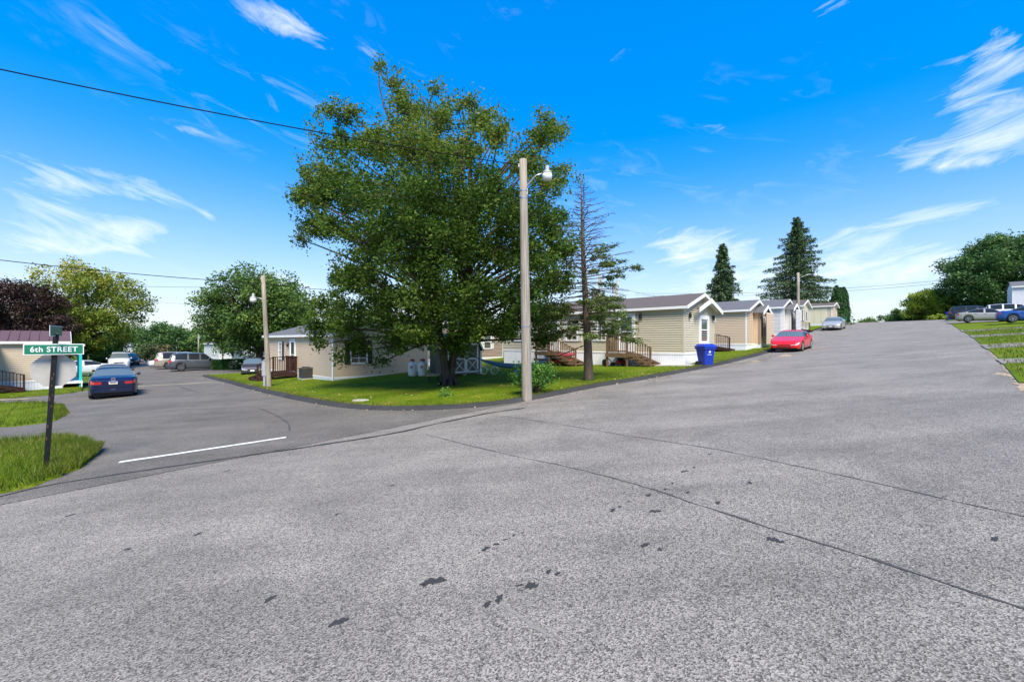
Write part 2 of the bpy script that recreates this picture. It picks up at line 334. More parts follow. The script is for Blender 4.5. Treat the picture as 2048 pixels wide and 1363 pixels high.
# main road
def redge(u): return float(np.interp(u, [12, 13.5, 15, 23, 40, 72, 120], [-16, -5, -1.5, -1.75, -1.9, -1.6, -1.6]))
def ledge(u): return float(np.interp(u, [0, 9, 12, 40, 48, 60, 120], [10.5, 9.6, 9.2, 8.0, 9.4, 9.6, 9.6]))
uu = np.concatenate([np.arange(-60, 12, 1.0), np.arange(12, 16, .25), np.arange(16, 131, 1.0)])
road = struct(sheet('main_road', U([(u, redge(u)) for u in uu]), U([(u, ledge(u)) for u in uu]), 26, 'asphalt', 0))
# side street, newer and darker asphalt, laid over the old
rows = [(10.9, 9.0, -14, 10.2), (11.0, 9.9, -14, 8.3), (11.6, 11.2, -14, 7.6), (13.6, 13.6, -14, 6.75), (16.5, 16.5, -14, 6.7), (20, 20, -14, 6.75), (28, 28, -14, 7.1), (33, 33, -14, 7.4), (34.5, 34.5, -14, 7.5), (36, 36, 1.8, 7.7), (38.2, 38.2, 1.9, 8.2), (39, 39, 2.0, 16), (50, 50, 2.7, 19), (60, 60, 3.2, 20), (76, 76, 3.8, 18), (80, 80, 4.0, 10), (95, 95, 5, 11), (113, 113, 6.8, 12.6), (150, 150, 10, 15.5)]
L_ = resample([(a[2], a[0]) for a in rows], .8) if False else None
dense = []
for a, b in zip(rows[:-1], rows[1:]):
    k = max(1, int((b[0]-a[0])/1.2))
    for j in range(k): dense.append(tuple(a[q]+(b[q]-a[q])*j/k for q in range(4)))
dense.append(rows[-1])
street = struct(sheet('side_street', U([(d[2], d[0]) for d in dense]), U([(d[3], d[1]) for d in dense]), 24, 'asphalt_dark', .008))
# seam, cracks, tar spots, painted lines: thin sheets on the road
def ribbon(name, pix, w, m, dz, parent, step=.4, jit=0.):
    P = resample([gp(*p)[:2] for p in pix], step); A = []; B = []
    for i, p in enumerate(P):
        q0, q1 = P[max(i-1, 0)], P[min(i+1, len(P)-1)]; d = Vector((q1[0]-q0[0], q1[1]-q0[1])).normalized(); n = Vector((-d.y, d.x))
        ww = w*(1+jit*random.uniform(-.6, .9)); o = jit*random.uniform(-.5, .5)*w
        A.append((p[0]+n.x*(o-ww/2), p[1]+n.y*(o-ww/2))); B.append((p[0]+n.x*(o+ww/2), p[1]+n.y*(o+ww/2)))
    return sheet(name, A, B, 1, m, dz, parent)
ribbon('paving_seam', [(-20, 998), (120, 967), (400, 925), (620, 893), (780, 868), (880, 846), (980, 826), (1050, 816)], .06, 'tar', .016, street, .25, .5)
ribbon('crack', [(850, 868), (1000, 905), (1130, 932), (1270, 968), (1400, 1010), (1560, 1062), (1750, 1120), (1900, 1170), (2080, 1228)], .016, 'crack_tar', .005, road, .12, 1.)
ribbon('crack', [(1010, 832), (1130, 850), (1250, 870), (1400, 893), (1500, 912), (1750, 965), (1900, 1000), (2080, 1040)], .013, 'crack_tar', .005, road, .15, 1.)
ribbon('crack', [(515, 815), (550, 830), (575, 845), (580, 862)], .03, 'crack_tar', .014, street, .2, .8)
ribbon('crack', [(345, 762), (365, 775), (395, 785)], .05, 'crack_tar', .014, street, .3, .8)
ribbon('stop_line', [(238, 925), (400, 901), (572, 875)], .14, 'paint_line', .016, street, .15, .12)
ribbon('yellow_line', [(262, 773), (340, 769), (425, 764)], .2, 'paint_yellow', .014, street, .3, .15)
def spot(px, py, a, b, rot, par, dz=.005, m='tar'):
    c = gp(px, py); n = 26; vs = []; ph = random.random()*9
    for k in range(n):
        t = 2*math.pi*k/n; rr = .9+.3*math.sin(2*t+ph)+.22*math.sin(5*t+2*ph)+random.uniform(-.16, .16)
        x, y = a*rr*math.cos(t), b*rr*math.sin(t); x, y = c.x+x*math.cos(rot)-y*math.sin(rot), c.y+x*math.sin(rot)+y*math.cos(rot)
        vs.append((x, y, G(x, y)+dz))
    MB().add(vs, [tuple(range(n))]).build('tar_spot' if m == 'tar' else 'dirt_spot', m, par)
for (x, y, s) in [(868, 1162, 1.6), (852, 1166, .8), (1062, 1171, 1.1), (1040, 1170, .4), (1097, 1143, .6), (1115, 1147, .5), (975, 1208, .7), (998, 1197, .8), (678, 1243, 1.0), (540, 1197, .8), (972, 1097, .8), (992, 1088, .6), (1010, 1079, .4), (1028, 1070, .35), (1045, 1065, .3),
                  (1225, 1020, .8), (1240, 1013, .5), (1258, 1003, .35), (1297, 990, .8), (1330, 978, .5), (1345, 966, .5), (1370, 942, .9), (1388, 934, .5), (1420, 908, .6), (1290, 1090, .8), (1320, 1098, .5), (1436, 1005, .8), (1545, 1078, .9), (1560, 1083, .6), (1376, 984, .5), (1990, 1078, .7), (455, 941, .8), (140, 1030, .8), (785, 970, .6), (960, 845, .7), (1005, 833, .8), (1020, 862, .5), (395, 1068, .7), (255, 1098, .6), (675, 1028, .5), (1500, 965, .7), (1310, 1022, 1.0)]:
    k = .5+random.random()*.5; spot(x, y, .055*s, .028*s*(1+k*.5), random.uniform(.2, 1.2), road)
ribbon('pale_scrape', [(1002, 1208), (1040, 1232), (1075, 1258), (1105, 1275)], .022, 'scrape', .004, road, .04, .9)
spot(1570, 711, 1.0, .35, ROT, road, .006, 'sand'); spot(1510, 722, .9, .22, ROT, road, .006, 'sand'); spot(2005, 748, .5, .12, ROT, road, .006, 'sand')
# ------------------------------------------------------------------ corner lawn with asphalt kerb
kpx = [(404, 752), (440, 762), (480, 773), (560, 793), (640, 809), (700, 817), (780, 821), (860, 820), (950, 815), (1040, 804), (1120, 789), (1200, 773), (1300, 757), (1400, 738), (1470, 723), (1540, 704)]
kxy = resample([gp(*p)[:2] for p in kpx]+[uv2xy(40, 8.2), uv2xy(46, 9.4), uv2xy(60, 9.7), uv2xy(90, 9.7)], .4)
def offs(P, d):
    out = []
    for i, p in enumerate(P):
        q0, q1 = P[max(i-2, 0)], P[min(i+2, len(P)-1)]; t = Vector((q1[0]-q0[0], q1[1]-q0[1])).normalized(); out.append((p[0]-t.y*d, p[1]+t.x*d))
    return out
prof = [(-.03, -.05), (0.0, .02), (.05, .085), (.14, .115), (.26, .11), (.33, .05)]
rowsK = [offs(kxy, d) for d, _ in prof]; mb = MB(); nk = len(kxy); npf = len(prof)
for i in range(nk):
    fade = 1 if i < nk*.62 else max(.35, 1-(i-nk*.62)/(nk*.1))
    for j in range(npf):
        x, y = rowsK[j][i]; mb.v.append((x+random.uniform(-.012, .012), y+random.uniform(-.012, .012), G(x, y)+prof[j][1]*fade+random.uniform(-.008, .008)))
for i in range(nk-1):
    for j in range(npf-1): a = i*npf+j; mb.f.append((a, a+npf, a+npf+1, a+1))
kerb = struct(mb.build('kerb', 'asphalt_kerb', None, True))
def back(p):
    u, v = xy2uv(*p)
    return uv2xy(30, max(v, 26)) if v > 14 else uv2xy(max(u+6, 30), 27)
lawnA = offs(kxy, .27)
lawn_obj = struct(sheet('lawn', lawnA, [back(p) for p in kxy], 30, 'lawn', lambda t: .085+.02*math.sin(t*9)))
# dirt and leaf litter at the gutter
for (pix, n, r_) in [([(480, 776), (540, 790), (590, 802), (660, 814)], 60, .05), ([(1290, 762), (1340, 752), (1395, 741)], 50, .07), ([(1440, 731), (1500, 722), (1545, 711)], 60, .10), ([(1040, 808), (1100, 797)], 14, .05)]:
    for _ in range(n):
        k = random.randrange(len(pix)-1); t = random.random(); spot(pix[k][0]*(1-t)+pix[k+1][0]*t, pix[k][1]*(1-t)+pix[k+1][1]*t+random.gauss(0, 2.)+2, r_*random.uniform(.4, 1.6), r_*.5*random.uniform(.4, 1.4), random.random()*3, road, .013, 'litter')
# left verge patches between driveways
def patch(name, bot, top, m='lawn', dz=.05, rows=10):
    jj = lambda P: [(x+random.gauss(0, .05), y+random.gauss(0, .05)) for x, y in P]
    A = jj(resample([gp(*p)[:2] for p in bot], .2)); B0 = jj(resample([gp(*p)[:2] for p in top], .2)); k = len(A)
    B = [B0[int(i*(len(B0)-1)/(k-1))] for i in range(k)]
    return sheet(name, A, B, rows, m, lambda t: dz*min(1, 6*min(t, 1-t))+.012), A, B
vp1, A1, B1 = patch('verge', [(-120, 1004), (0, 989), (60, 977), (110, 961), (160, 934), (196, 907)], [(-120, 889), (0, 883), (60, 879), (120, 877), (165, 886), (194, 903)], dz=.08)
vp2, A2, B2_ = patch('verge', [(-120, 857), (0, 855), (60, 850), (110, 842), (134, 827)], [(-120, 806), (0, 805), (60, 804), (110, 807), (133, 820)])
vp3, A3, B3_ = patch('verge', [(-160, 802), (0, 797), (60, 793), (130, 787), (166, 781)], [(-160, 776), (0, 776), (60, 774), (110, 771), (162, 767)])
for o in (vp1, vp2, vp3): struct(o)
ribbon('dirt_strip', [(-60, 803), (0, 800), (40, 799), (75, 797)], .35, 'sand', .03, vp3, .3, .8)
# right verge: lawn with driveways
uR = np.arange(15, 87, 1.0)
rv = struct(sheet('right_lawn', U([(u, redge(u)+.05) for u in uR]), U([(u, -45) for u in uR]), 40, 'lawn', lambda t: .03))
for k, (px, py, w) in enumerate([(2030, 656, 2.6), (2030, 668, 2.2), (2040, 690, 2.4), (2047, 722, 1.2)]):
    q = gp(px, py); u, v = xy2uv(q.x, q.y)
    vv = np.arange(redge(u)+.1, -30, -.6)
    struct(sheet('driveway', U([(u-w/2-.3*max(0, 1-(i/4)), b) for i, b in enumerate(vv)]), U([(u+w/2+.3*max(0, 1-(i/4)), b) for i, b in enumerate(vv)]), 3, 'asphalt', .037))
ribbon('sandy_edge', [(2052, 782), (2031, 752), (2003, 722), (1980, 700), (1962, 688)], .14, 'sand', .008, road, .2, .6)
for (b_, e_) in [((70, -2), (70, -24)), ((78, -2), (78, -24))]:
    vv = np.arange(b_[1]+.6, e_[1], -.6); struct(sheet('driveway', U([(b_[0]-3, q) for q in vv]), U([(b_[0]+3, q) for q in vv]), 3, 'asphalt', .038))
# concrete pad by the front home
pad = []
for (u, v) in [(21.2, 8.4), (21.2, 13.0), (22.0, 13.0), (22.0, 8.4)]: p = guv(u, v, .13); pad.append(p)
MB().add(pad+[p-Vector((0, 0, .12)) for p in pad], [(0, 1, 2, 3), (0, 4, 5, 1), (1, 5, 6, 2), (2, 6, 7, 3), (3, 7, 4, 0)]).build('concrete_path', 'concrete')['kind'] = 'structure'

# ================================================================== houses (mobile homes)
class Frame:
    """maps (along, outward, up) of a wall face to house coordinates"""
    def __init__(s, face): s.face = face
    def __call__(s, a, n, z): return (-n, a, z) if s.face == 'side' else (a, -n, z)
def fbox(mb, fr, a0, a1, n0, n1, z0, z1):
    p, q = fr(a0, n0, z0), fr(a1, n1, z1); mb.bb([min(i, j) for i, j in zip(p, q)], [max(i, j) for i, j in zip(p, q)])
BOARD = .117
def siding(wall, fr, length, z0, hgt, m, gable=None, a0=0.):
    mb = MB()
    pr = [(0, 0), (.034, 0), (.034, .01), (.004, BOARD), (0, BOARD)]
    vs = [fr(0, n, z) for n, z in pr]+[fr(1., n, z) for n, z in pr]
    mb.add(vs, [tuple(range(5)), tuple(range(9, 4, -1))]+[(k, (k+1) % 5, (k+1) % 5+5, k+5) for k in range(5)])
    me = mb.mesh('siding_board', m); z = z0; n = int(round(hgt/BOARD))
    for k in range(n):
        o = link('siding_board', me, wall, fr(a0, 0, z)); o.scale = (1, length, 1) if fr.face == 'side' else (length, 1, 1); z += BOARD
    if gable:
        W, rise = gable; k = 0
        while k*BOARD < rise-.1:
            s0 = W/2*((k+.6)*BOARD/rise); ln = W-2*s0
            if ln < .3: break
            o = link('siding_board', me, wall, fr(a0+s0, 0, z)); o.scale = (1, ln, 1) if fr.face == 'side' else (ln, 1, 1); z += BOARD; k += 1
def ribbed(fr, length, z0, z1, per=.12, dep=.018):
    mb = MB(); n = int(length/per); pts = []
    for k in range(n):
        a = k*per; pts += [(a, 0), (a+per*.12, dep), (a+per*.88, dep), (a+per, 0)]
    for z in (z0, z1):
        for a, d in pts: mb.v.append(fr(a, d, z))
    k = len(pts); mb.f = [(i, i+1, k+i+1, k+i) for i in range(k-1)]; return mb
def window(h, fr, a0, a1, z0, z1, shut=None, grid=0, pane='glass_dark', base=.03, sw=.28, shutside=(1, 1), trim=.075):
    mb = MB(); n1 = base+.045
    for (b0, b1, c0, c1) in ((a0, a1, z0, z0+trim), (a0, a1, z1-trim, z1), (a0, a0+trim, z0+trim, z1-trim), (a1-trim, a1, z0+trim, z1-trim)): fbox(mb, fr, b0, b1, base-.03, n1, c0, c1)
    zm = (z0+z1)/2; fbox(mb, fr, a0+trim, a1-trim, base-.03, n1-.012, zm-.03, zm+.03)
    w = mb.build('window', 'white_trim', h)
    g = MB(); fbox(g, fr, a0+trim-.01, a1-trim+.01, base-.03, base+.004, zm+.03, z1-trim+.01); g.build('pane', 'glass_green' if pane == 'glass_dark' else pane, w)
    g = MB(); fbox(g, fr, a0+trim-.01, a1-trim+.01, base-.03, base+.0, z0+trim-.01, zm-.03); g.build('pane', pane, w)
    if grid:
        g = MB()
        for k in range(1, grid+1):
            a = a0+(a1-a0)*k/(grid+1); fbox(g, fr, a-.012, a+.012, base, base+.015, z0+trim, z1-trim)
        for z in ((z0+zm)/2, (z1+zm)/2): fbox(g, fr, a0+trim, a1-trim, base, base+.012, z-.012, z+.012)
        g.build('muntin', 'white_trim', w)
    if shut:
        for s, on in ((0, shutside[0]), (1, shutside[1])):
            if not on: continue
            b0 = a0-sw-.01 if s == 0 else a1+.01; g = MB(); fbox(g, fr, b0, b0+sw, base-.02, base+.035, z0, z1)
            for z in np.arange(z0+.1, z1-.08, .09): fbox(g, fr, b0+.04, b0+sw-.04, base+.035, base+.045, z, z+.05)
            g.build('shutter', shut, h)
    return w
def door(h, fr, a0, a1, z0, z1, base=.03, m='white_trim', glass=True):
    mb = MB()
    for (b0, b1, c0, c1) in ((a0-.09, a0, z0, z1+.09), (a1, a1+.09, z0, z1+.09), (a0, a1, z1, z1+.09)): fbox(mb, fr, b0, b1, base-.03, base+.05, c0, c1)
    fbox(mb, fr, a0, a1, base-.02, base+.02, z0, z1)
    d = mb.build('door', m, h)
    if glass:
        g = MB(); fbox(g, fr, a0+.1, a1-.1, base, base+.03, z0+1.15, z1-.12); g.build('pane', 'glass_green', d)
        g = MB(); fbox(g, fr, a0+.1, a1-.1, base, base+.028, z0+.55, z0+1.08); g.build('screen', 'glass_dark', d)
    g = MB(); c = fr(a0+.07, base+.05, z0+1.0); g.box(c, (.05, .05, .12)); g.build('handle', 'steel', d)
def house(label, org, W, Lv, floor, col, roof, rot=ROT, wallh=2.36, rise=.72, drop=1.6, over=.22, fover=.28, boards=(1, 1), trimm='white_trim', name='mobile_home', skirt='skirt_white', cat='house'):
    """origin at the near corner, X along the end wall, Y along the long wall, Z=0 at the bottom of the siding"""
    h = empty(name, (org[0], org[1], floor), rot, label, cat)
    sf, ff = Frame('side'), Frame('front'); m = 'siding_'+col
    mb = MB(); mb.bb((.0, .0, 0), (W, Lv, wallh)); w = mb.build('wall', m, h)
    mb = MB(); mb.prism([(.0, wallh), (W, wallh), (W/2, wallh+rise)], .0, Lv); gb = mb.build('gable', m, h)
    if boards[0]: siding(w, sf, Lv, 0, wallh, m)
    if boards[1]: siding(w, ff, W, 0, wallh, m, (W, rise))
    for (x, y) in ((0, 0), (W, 0), (0, Lv)):
        MB().bb((x-.032, y-.032, 0), (x+.05 if x == 0 else x+.032, y+.05 if y == 0 else y+.032, wallh)).build('corner_trim', m if col in ('sage', 'grey') else 'white_trim', h)
    s = ribbed(sf, Lv, -drop, -.0).build('skirting', skirt, h); ribbed(ff, W, -drop, -.0).build('skirting', skirt, h)
    for fr, ln in ((sf, Lv), (ff, W)):
        g = MB(); fbox(g, fr, -.03, ln+.03, .0, .035, -.09, .01); g.build('skirting_rail', 'white_trim', h)
    MB().bb((.05, .05, -drop), (W-.05, Lv-.05, -.001)).build('foundation', skirt, h)
    # roof
    sl = rise/(W/2); t = .09; ze = wallh-over*sl
    for sgn in (0, 1):
        X = (lambda x: x) if sgn == 0 else (lambda x: W-x)
        MB().prism([(X(-over), ze+.03), (X(W/2), wallh+rise+.03), (X(W/2), wallh+rise+.03+t), (X(-over), ze+.03+t)], -fover, Lv+.1).build('roof_slope', roof, h)
        g = MB(); g.bb((X(-over)-.02, -fover+.02, ze-.05), (X(-over)+.02, Lv+.1, ze+.06+.03)); e = g.build('eave_fascia', trimm, h)
        g = MB(); g.bb((min(X(-over+.02), X(0)), 0.0, ze-.03), (max(X(-over+.02), X(0)), Lv, ze-.015)); g.build('soffit', trimm, h)
        MB().prism([(X(-over-.03), ze-.07), (X(W/2), wallh+rise-.07), (X(W/2), wallh+rise+.10), (X(-over-.03), ze+.09)], -fover-.035, -fover+.0).build('rake_board', trimm, h)
        MB().prism([(X(-over), ze-.015), (X(W/2), wallh+rise-.01), (X(W/2), wallh+rise+.02), (X(-over), ze+.02)], -fover, .0).build('rake_soffit', trimm, h)
    return h, sf, ff
def small_gable(h, xa, xb, y0, y1, z, rise, roof, col, wall=True):
    xm = (xa+xb)/2
    g = empty
    for X in ((lambda x: x), (lambda x: 2*xm-x)):
        MB().prism([(X(xa-.15), z-.06), (X(xm), z+rise), (X(xm), z+rise+.07), (X(xa-.15), z+.01)], y0, y1).build('gable_roof', roof, h)
        MB().prism([(X(xa-.18), z-.2), (X(xm), z+rise-.14), (X(xm), z+rise+.09), (X(xa-.18), z+.03)], y0-.035, y0-.002).build('gable_trim', 'white_trim', h)
    if wall: MB().prism([(xa, z-.05), (xb, z-.05), (xm, z+rise-.02)], y0+.2, y1).build('gable_face', 'siding_'+col, h)
def wall_lamp(h, fr, a, z):
    c = fr(a, .1, z); mb = MB(); mb.lathe([(.03, -.12), (.07, -.1), (.085, .08), (.04, .15), (.01, .19)], 8, c); l = mb.build('wall_lamp', 'glass_dark', h)
    mb = MB(); fbox(mb, fr, a-.05, a+.05, .03, .06, z-.18, z+.1); mb.beam(fr(a, .05, z-.12), fr(a, .1, z-.13), .02, .02); mb.build('bracket', 'steel', l)
def deck(label, org, floor, rot, y0, y1, depth, nst, run, ground, m, group='wooden entrance decks', xoff=0., lattice=False, zoff=0.):
    """landing beside the long wall, stairs run towards -Y"""
    d = empty('entrance_deck', (org[0], org[1], floor), rot, label, 'deck', group); z = -.05+zoff; gz = ground-floor
    x1, x0 = -.05-xoff, -depth-xoff; MB().bb((x0, y0, z-.04), (x1, y1, z)).build('platform', m, d)
    MB().bb((x0-.04, y0-.02, z-.22), (x0+.0, y1+.02, z-.041)).bb((x0, y0-.04, z-.22), (x1, y0-.0, z-.041)).build('rim_joist', m, d)
    for (x, y) in ((x0+.05, y0+.05), (x0+.05, y1-.05), (x1-.06, y0+.05)): MB().bb((x-.045, y-.045, gz-.2), (x+.045, y+.045, z+(.98 if x < x1-.3 else -.05))).build('post', m, d)
    ztop = z+1.0
    MB().bb((x0-.02, y0, ztop-.04), (x0+.12, y1+.02, ztop)).build('rail', m, d); MB().bb((x0+.03, y0+.1, z+.08), (x0+.07, y1-.1, z+.15)).build('rail', m, d)
    MB().bb((x0, y1-.08, ztop-.04), (x1, y1+.03, ztop)).build('rail', m, d)
    bal = MB().bb((-.018, -.018, 0), (.018, .018, .9)).mesh('baluster', m)
    for y in np.arange(y0+.17, y1-.1, .125): link('baluster', bal, d, (x0+.05, y, z+.06))
    for x in np.arange(x0+.17, x1-.05, .125): link('baluster', bal, d, (x, y1-.04, z+.06))
    # stairs
    ye = y0-run; rise = (z-gz)/(nst+1)
    for x in (x0+.03, x1-.08): MB().beam((x, y0, z-.13), (x, ye, gz+.08), .04, .24).build('stringer', m, d)
    tr = MB().bb((x0-.03, -run/nst*.55, -.04), (x1, run/nst*.55, 0)).mesh('tread', m)
    for k in range(nst): link('tread', tr, d, (0, y0-run*(k+.5)/nst, z-rise*(k+1)))
    for x in (x0+.05,):
        MB().beam((x, y0+.05, ztop-.02), (x, ye, gz+1.02), .13, .04).build('rail', m, d); MB().beam((x, y0, z+.1), (x, ye, gz+.14), .04, .07).build('rail', m, d)
        MB().bb((x-.045, ye-.045, gz-.1), (x+.045, ye+.045, gz+1.05)).build('post', m, d)
        n = int(run/.13)
        for k in range(1, n):
            t = k/n; link('baluster', bal, d, (x, y0-run*t, z+.09+(gz-z+.04)*t))
    return d

# front home, sage siding
o1 = uv2xy(21.9, 9.0); fl1 = 1.19
h1, sf, ff = house('sage green mobile home beside the bright blue cart, two wooden stairs', o1, 4.3, 12.9, fl1, 'sage', 'roof_brown', drop=1.7)
door(h1, sf, 2.75, 3.6, .02, 2.05); window(h1, sf, 4.45, 5.1, .6, 1.85, 'shutter_pale', 1); window(h1, sf, 6.45, 7.35, .6, 1.85, 'shutter_pale', 1); door(h1, sf, 7.95, 8.7, .02, 2.05)
window(h1, sf, 10.9, 11.8, .6, 1.85, 'shutter_dark', 1)
wall_lamp(h1, sf, 2.3, 1.95); wall_lamp(h1, ff, .6, 1.9); wall_lamp(h1, ff, 3.95, 1.9)
window(h1, ff, 2.0, 3.35, .42, 2.0, None, 0, trim=.2)
small_gable(h1, 1.2, 4.32, -.40, -.25, 2.3, .53, 'roof_brown', 'sage', False)
mb = MB(); mb.lathe([(.11, 0), (.11, .35), (.2, .36), (.2, .4), (.12, .42), (.12, .6), (.17, .62), (.17, .66)], 10, (1.3, 6.2, 2.7)); mb.build('chimney_vent', 'steel', h1)
mb = MB(); mb.lathe([(.05, 0), (.05, .3)], 8, (1.5, 8.5, 2.75)); mb.build('roof_pipe', 'grey_box', h1)
g1 = G(*uv2xy(20.6, 13.0))+.09
deck('brown deck with stairs nearest the bright blue cart, mower parked beneath', o1, fl1, ROT, 2.45, 3.75, 1.25, 4, 1.25, G(*uv2xy(20.6, 11))+.09, 'deck_wood')
deck('brown deck with stairs behind the bare conifer, red kayak beneath', o1, fl1, ROT, 7.7, 8.85, 1.25, 4, 1.9, G(*uv2xy(20.6, 16))+.09, 'deck_wood')
# second home, tan with bay
def bay(h, ff, x0, x1, col, roof, dep=.42, zt=2.2, shut='shutter_dark'):
    w = MB().bb((x0, -dep, 0), (x1, -.03, zt)).build('bay', 'siding_'+col, h)
    class F2(Frame):
        def __call__(s, a, n, z): return (a, -dep-n, z)
    f2 = F2('front'); siding(w, f2, x1-x0, 0, zt, 'siding_'+col, None, x0)
    for x in (x0, x1): MB().bb((x-.04, -dep-.03, 0), (x+.04, -dep+.06, zt)).build('bay_corner', 'siding_'+('tan_dark' if col == 'tan' else col), h)
    xm = (x0+x1)/2; window(h, f2, xm-.36, xm+.36, .45, 1.95, shut, 1, sw=.2)
    small_gable(h, x0-.1, x1+.1, -dep-.3, -.02, zt+.02, .48, roof, col)
    MB().bb((x0, -dep, -1.5), (x1, -.03, -.002)).build('bay_skirting', 'skirt_white', h)
o2 = uv2xy(33.0, 9.2); fl2 = 1.6
h2, sf, ff = house('tan mobile home with grey roof behind the red car', o2, 4.4, 15, fl2, 'tan', 'roof_grey')
bay(h2, ff, 1.7, 3.6, 'tan', 'roof_grey'); door(h2, sf, 3.3, 4.1, .02, 2.05)
mb = MB(); fbox(mb, sf, 2.0, 2.35, .02, .05, 1.55, 1.9); mb.build('vent_plate', 'white_trim', h2)
mb = MB(); fbox(mb, sf, 2.1, 2.25, .05, .08, 1.65, 1.78); mb.build('vent', 'black', h2)
deck('dark stained deck with stairs between the sage and tan homes', o2, fl2, ROT, 2.6, 3.9, 1.3, 5, 1.9, G(*uv2xy(31.5, 10.5))+.09, 'dark_stain')
# third home, grey
o3 = uv2xy(43.0, 9.3); fl3 = 2.35
h3, sf, ff = house('pale grey mobile home with bay window beyond the tan one', o3, 4.4, 15, fl3, 'grey', 'roof_grey')
bay(h3, ff, 1.7, 3.6, 'grey', 'roof_grey')
deck('dark stained deck with stairs beside the pale grey home', o3, fl3, ROT, 2.6, 4.0, 1.3, 5, 2.0, G(*uv2xy(41.5, 11))+.09, 'dark_stain')
# fourth home, cream
o4 = uv2xy(58.5, 10.6); fl4 = 3.45
h4, sf, ff = house('cream mobile home with brown roof and white door', o4, 4.6, 14, fl4, 'cream', 'roof_brown')
door(h4, sf, 1.5, 2.45, .02, 2.05, glass=False); window(h4, sf, 3.1, 4.9, .75, 2.0, 'shutter_dark', 2, 'glass_green', sw=.25)
mb = MB(); mb.lathe([(.3, 0), (.3, .02)], 12, sf(1.97, .06, 1.55), 'x'); mb.build('door_fanlight', 'glass_dark', h4)
window(h4, ff, .7, 1.3, .7, 1.9, 'shutter_dark', 1, sw=.22); window(h4, ff, 2.9, 3.4, .9, 1.8, 'shutter_dark', 0, sw=.2)
deck('dark stained deck with stairs in front of the cream home', o4, fl4, ROT, 1.0, 4.6, 1.7, 5, 2.1, G(*uv2xy(56.5, 9.5))+.06, 'dark_stain')
# fifth, far tan
h5, sf, ff = house('far tan home with brown roof beside the column cedars', uv2xy(72.5, 9.6), 4.4, 12, 4.2, 'beige', 'roof_brown', boards=(0, 0), rise=.5)
mb = MB(); fbox(mb, sf, .5, 3.4, .0, .04, .0, 2.1); mb.build('garage_panel', 'siding_cream', h5)
for a in (1.2, 1.95, 2.7): g = MB(); fbox(g, sf, a-.02, a+.02, .04, .055, .02, 2.08); g.build('panel_joint', 'siding_beige', h5)
# left double-wide
oL = uv2xy(10.4, 23.6); flL = -.21
hL, sf, ff = house('tan double wide home behind the big maple with white skirting', oL, 6.2, 11.2, flL, 'tan', 'roof_grey', rise=.85, drop=1.4)
window(hL, sf, 7.75, 8.4, .75, 1.95, 'shutter_dark', 1, shutside=(1, 0)); door(hL, sf, 5.5, 6.2, .02, 2.05); window(hL, ff, .95, 2.0, .7, 2.05, 'shutter_dark', 1); wall_lamp(hL, sf, 6.6, 1.75)
MB().tube([(-.05, -.06, -.9), (-.05, -.06, 2.25), (-.15, -.1, 2.3)], .045, 8).build('downspout', 'white_trim', hL)
MB().tube([(6.2, -.06, -.9), (6.2, -.06, 2.25)], .045, 8).build('downspout', 'white_trim', hL)
dk = deck('small dark brown deck with steps behind the lamp pole', uv2xy(10.4, 30.6), flL, ROT+math.pi/2, -1.45, -.05, 1.9, 3, .8, G(*uv2xy(9, 29)), 'dark_stain', zoff=.1); dk.scale = (1, -1, 1)
# home behind the shed
hB, sf, ff = house('brown tan home behind the barn shed', uv2xy(18.7, 27), 8.2, 9, .42, 'tan_dark', 'roof_grey', rise=1.0, drop=1.2)
window(hB, ff, 5.9, 6.8, .7, 1.95, 'shutter_pale', 0); window(hB, ff, 2.2, 3.1, .7, 1.95, 'shutter_pale', 0)
# left home across the side street (long wall faces the camera)
hl, sf, ff = house('beige home with red metal roof behind the stop sign', uv2xy(.15, 39.6), 4.6, 17, -.62, 'beige', 'roof_metal', rot=ROT+math.pi/2, rise=.6, drop=1.2, fover=.35)
for y in np.arange(.2, 17, .42):
    MB().beam((-.22, y, 2.36+.1), (2.3, y, 2.36+.6+.135), .035, .035).build('roof_rib', 'roof_metal', hl)
window(hl, sf, 3.2, 4.3, .8, 1.9, None, 1); window(hl, ff, .8, 1.6, .7, 1.9, None, 1)
mb = MB()
for y in (-.8,):
    for x in (.2, 2.2, 4.4): mb.bb((x-.07, y-.07, -1.1), (x+.07, y+.07, 2.1))
mb.build('porch_post', 'teal', hl); MB().bb((.0, -.9, -.3), (4.6, -.05, -.18)).build('porch_floor', 'white_trim', hl); MB().bb((-.1, -1.0, 2.1), (4.7, -.39, 2.2)).build('porch_roof', 'white_trim', hl)
MB().bb((.0, -.88, -1.1), (4.6, -.82, -.3)).build('porch_skirting', 'skirt_white', hl)
deck('dark brown porch stairs at the left edge beside the navy cart', uv2xy(.15, 39.6), -.62, ROT+math.pi/2, 3.1, 4.9, 1.2, 4, 1.5, -1.22, 'dark_stain')
# porch roof of that deck
MB().bb((-2.2, -.6, 2.0), (.0, 6, 2.12)).bb((-2.25, -.66, 1.95), (.0, -.6, 2.16)).build('porch_canopy', 'white_trim', hl).location = (0, 3.3, 0)
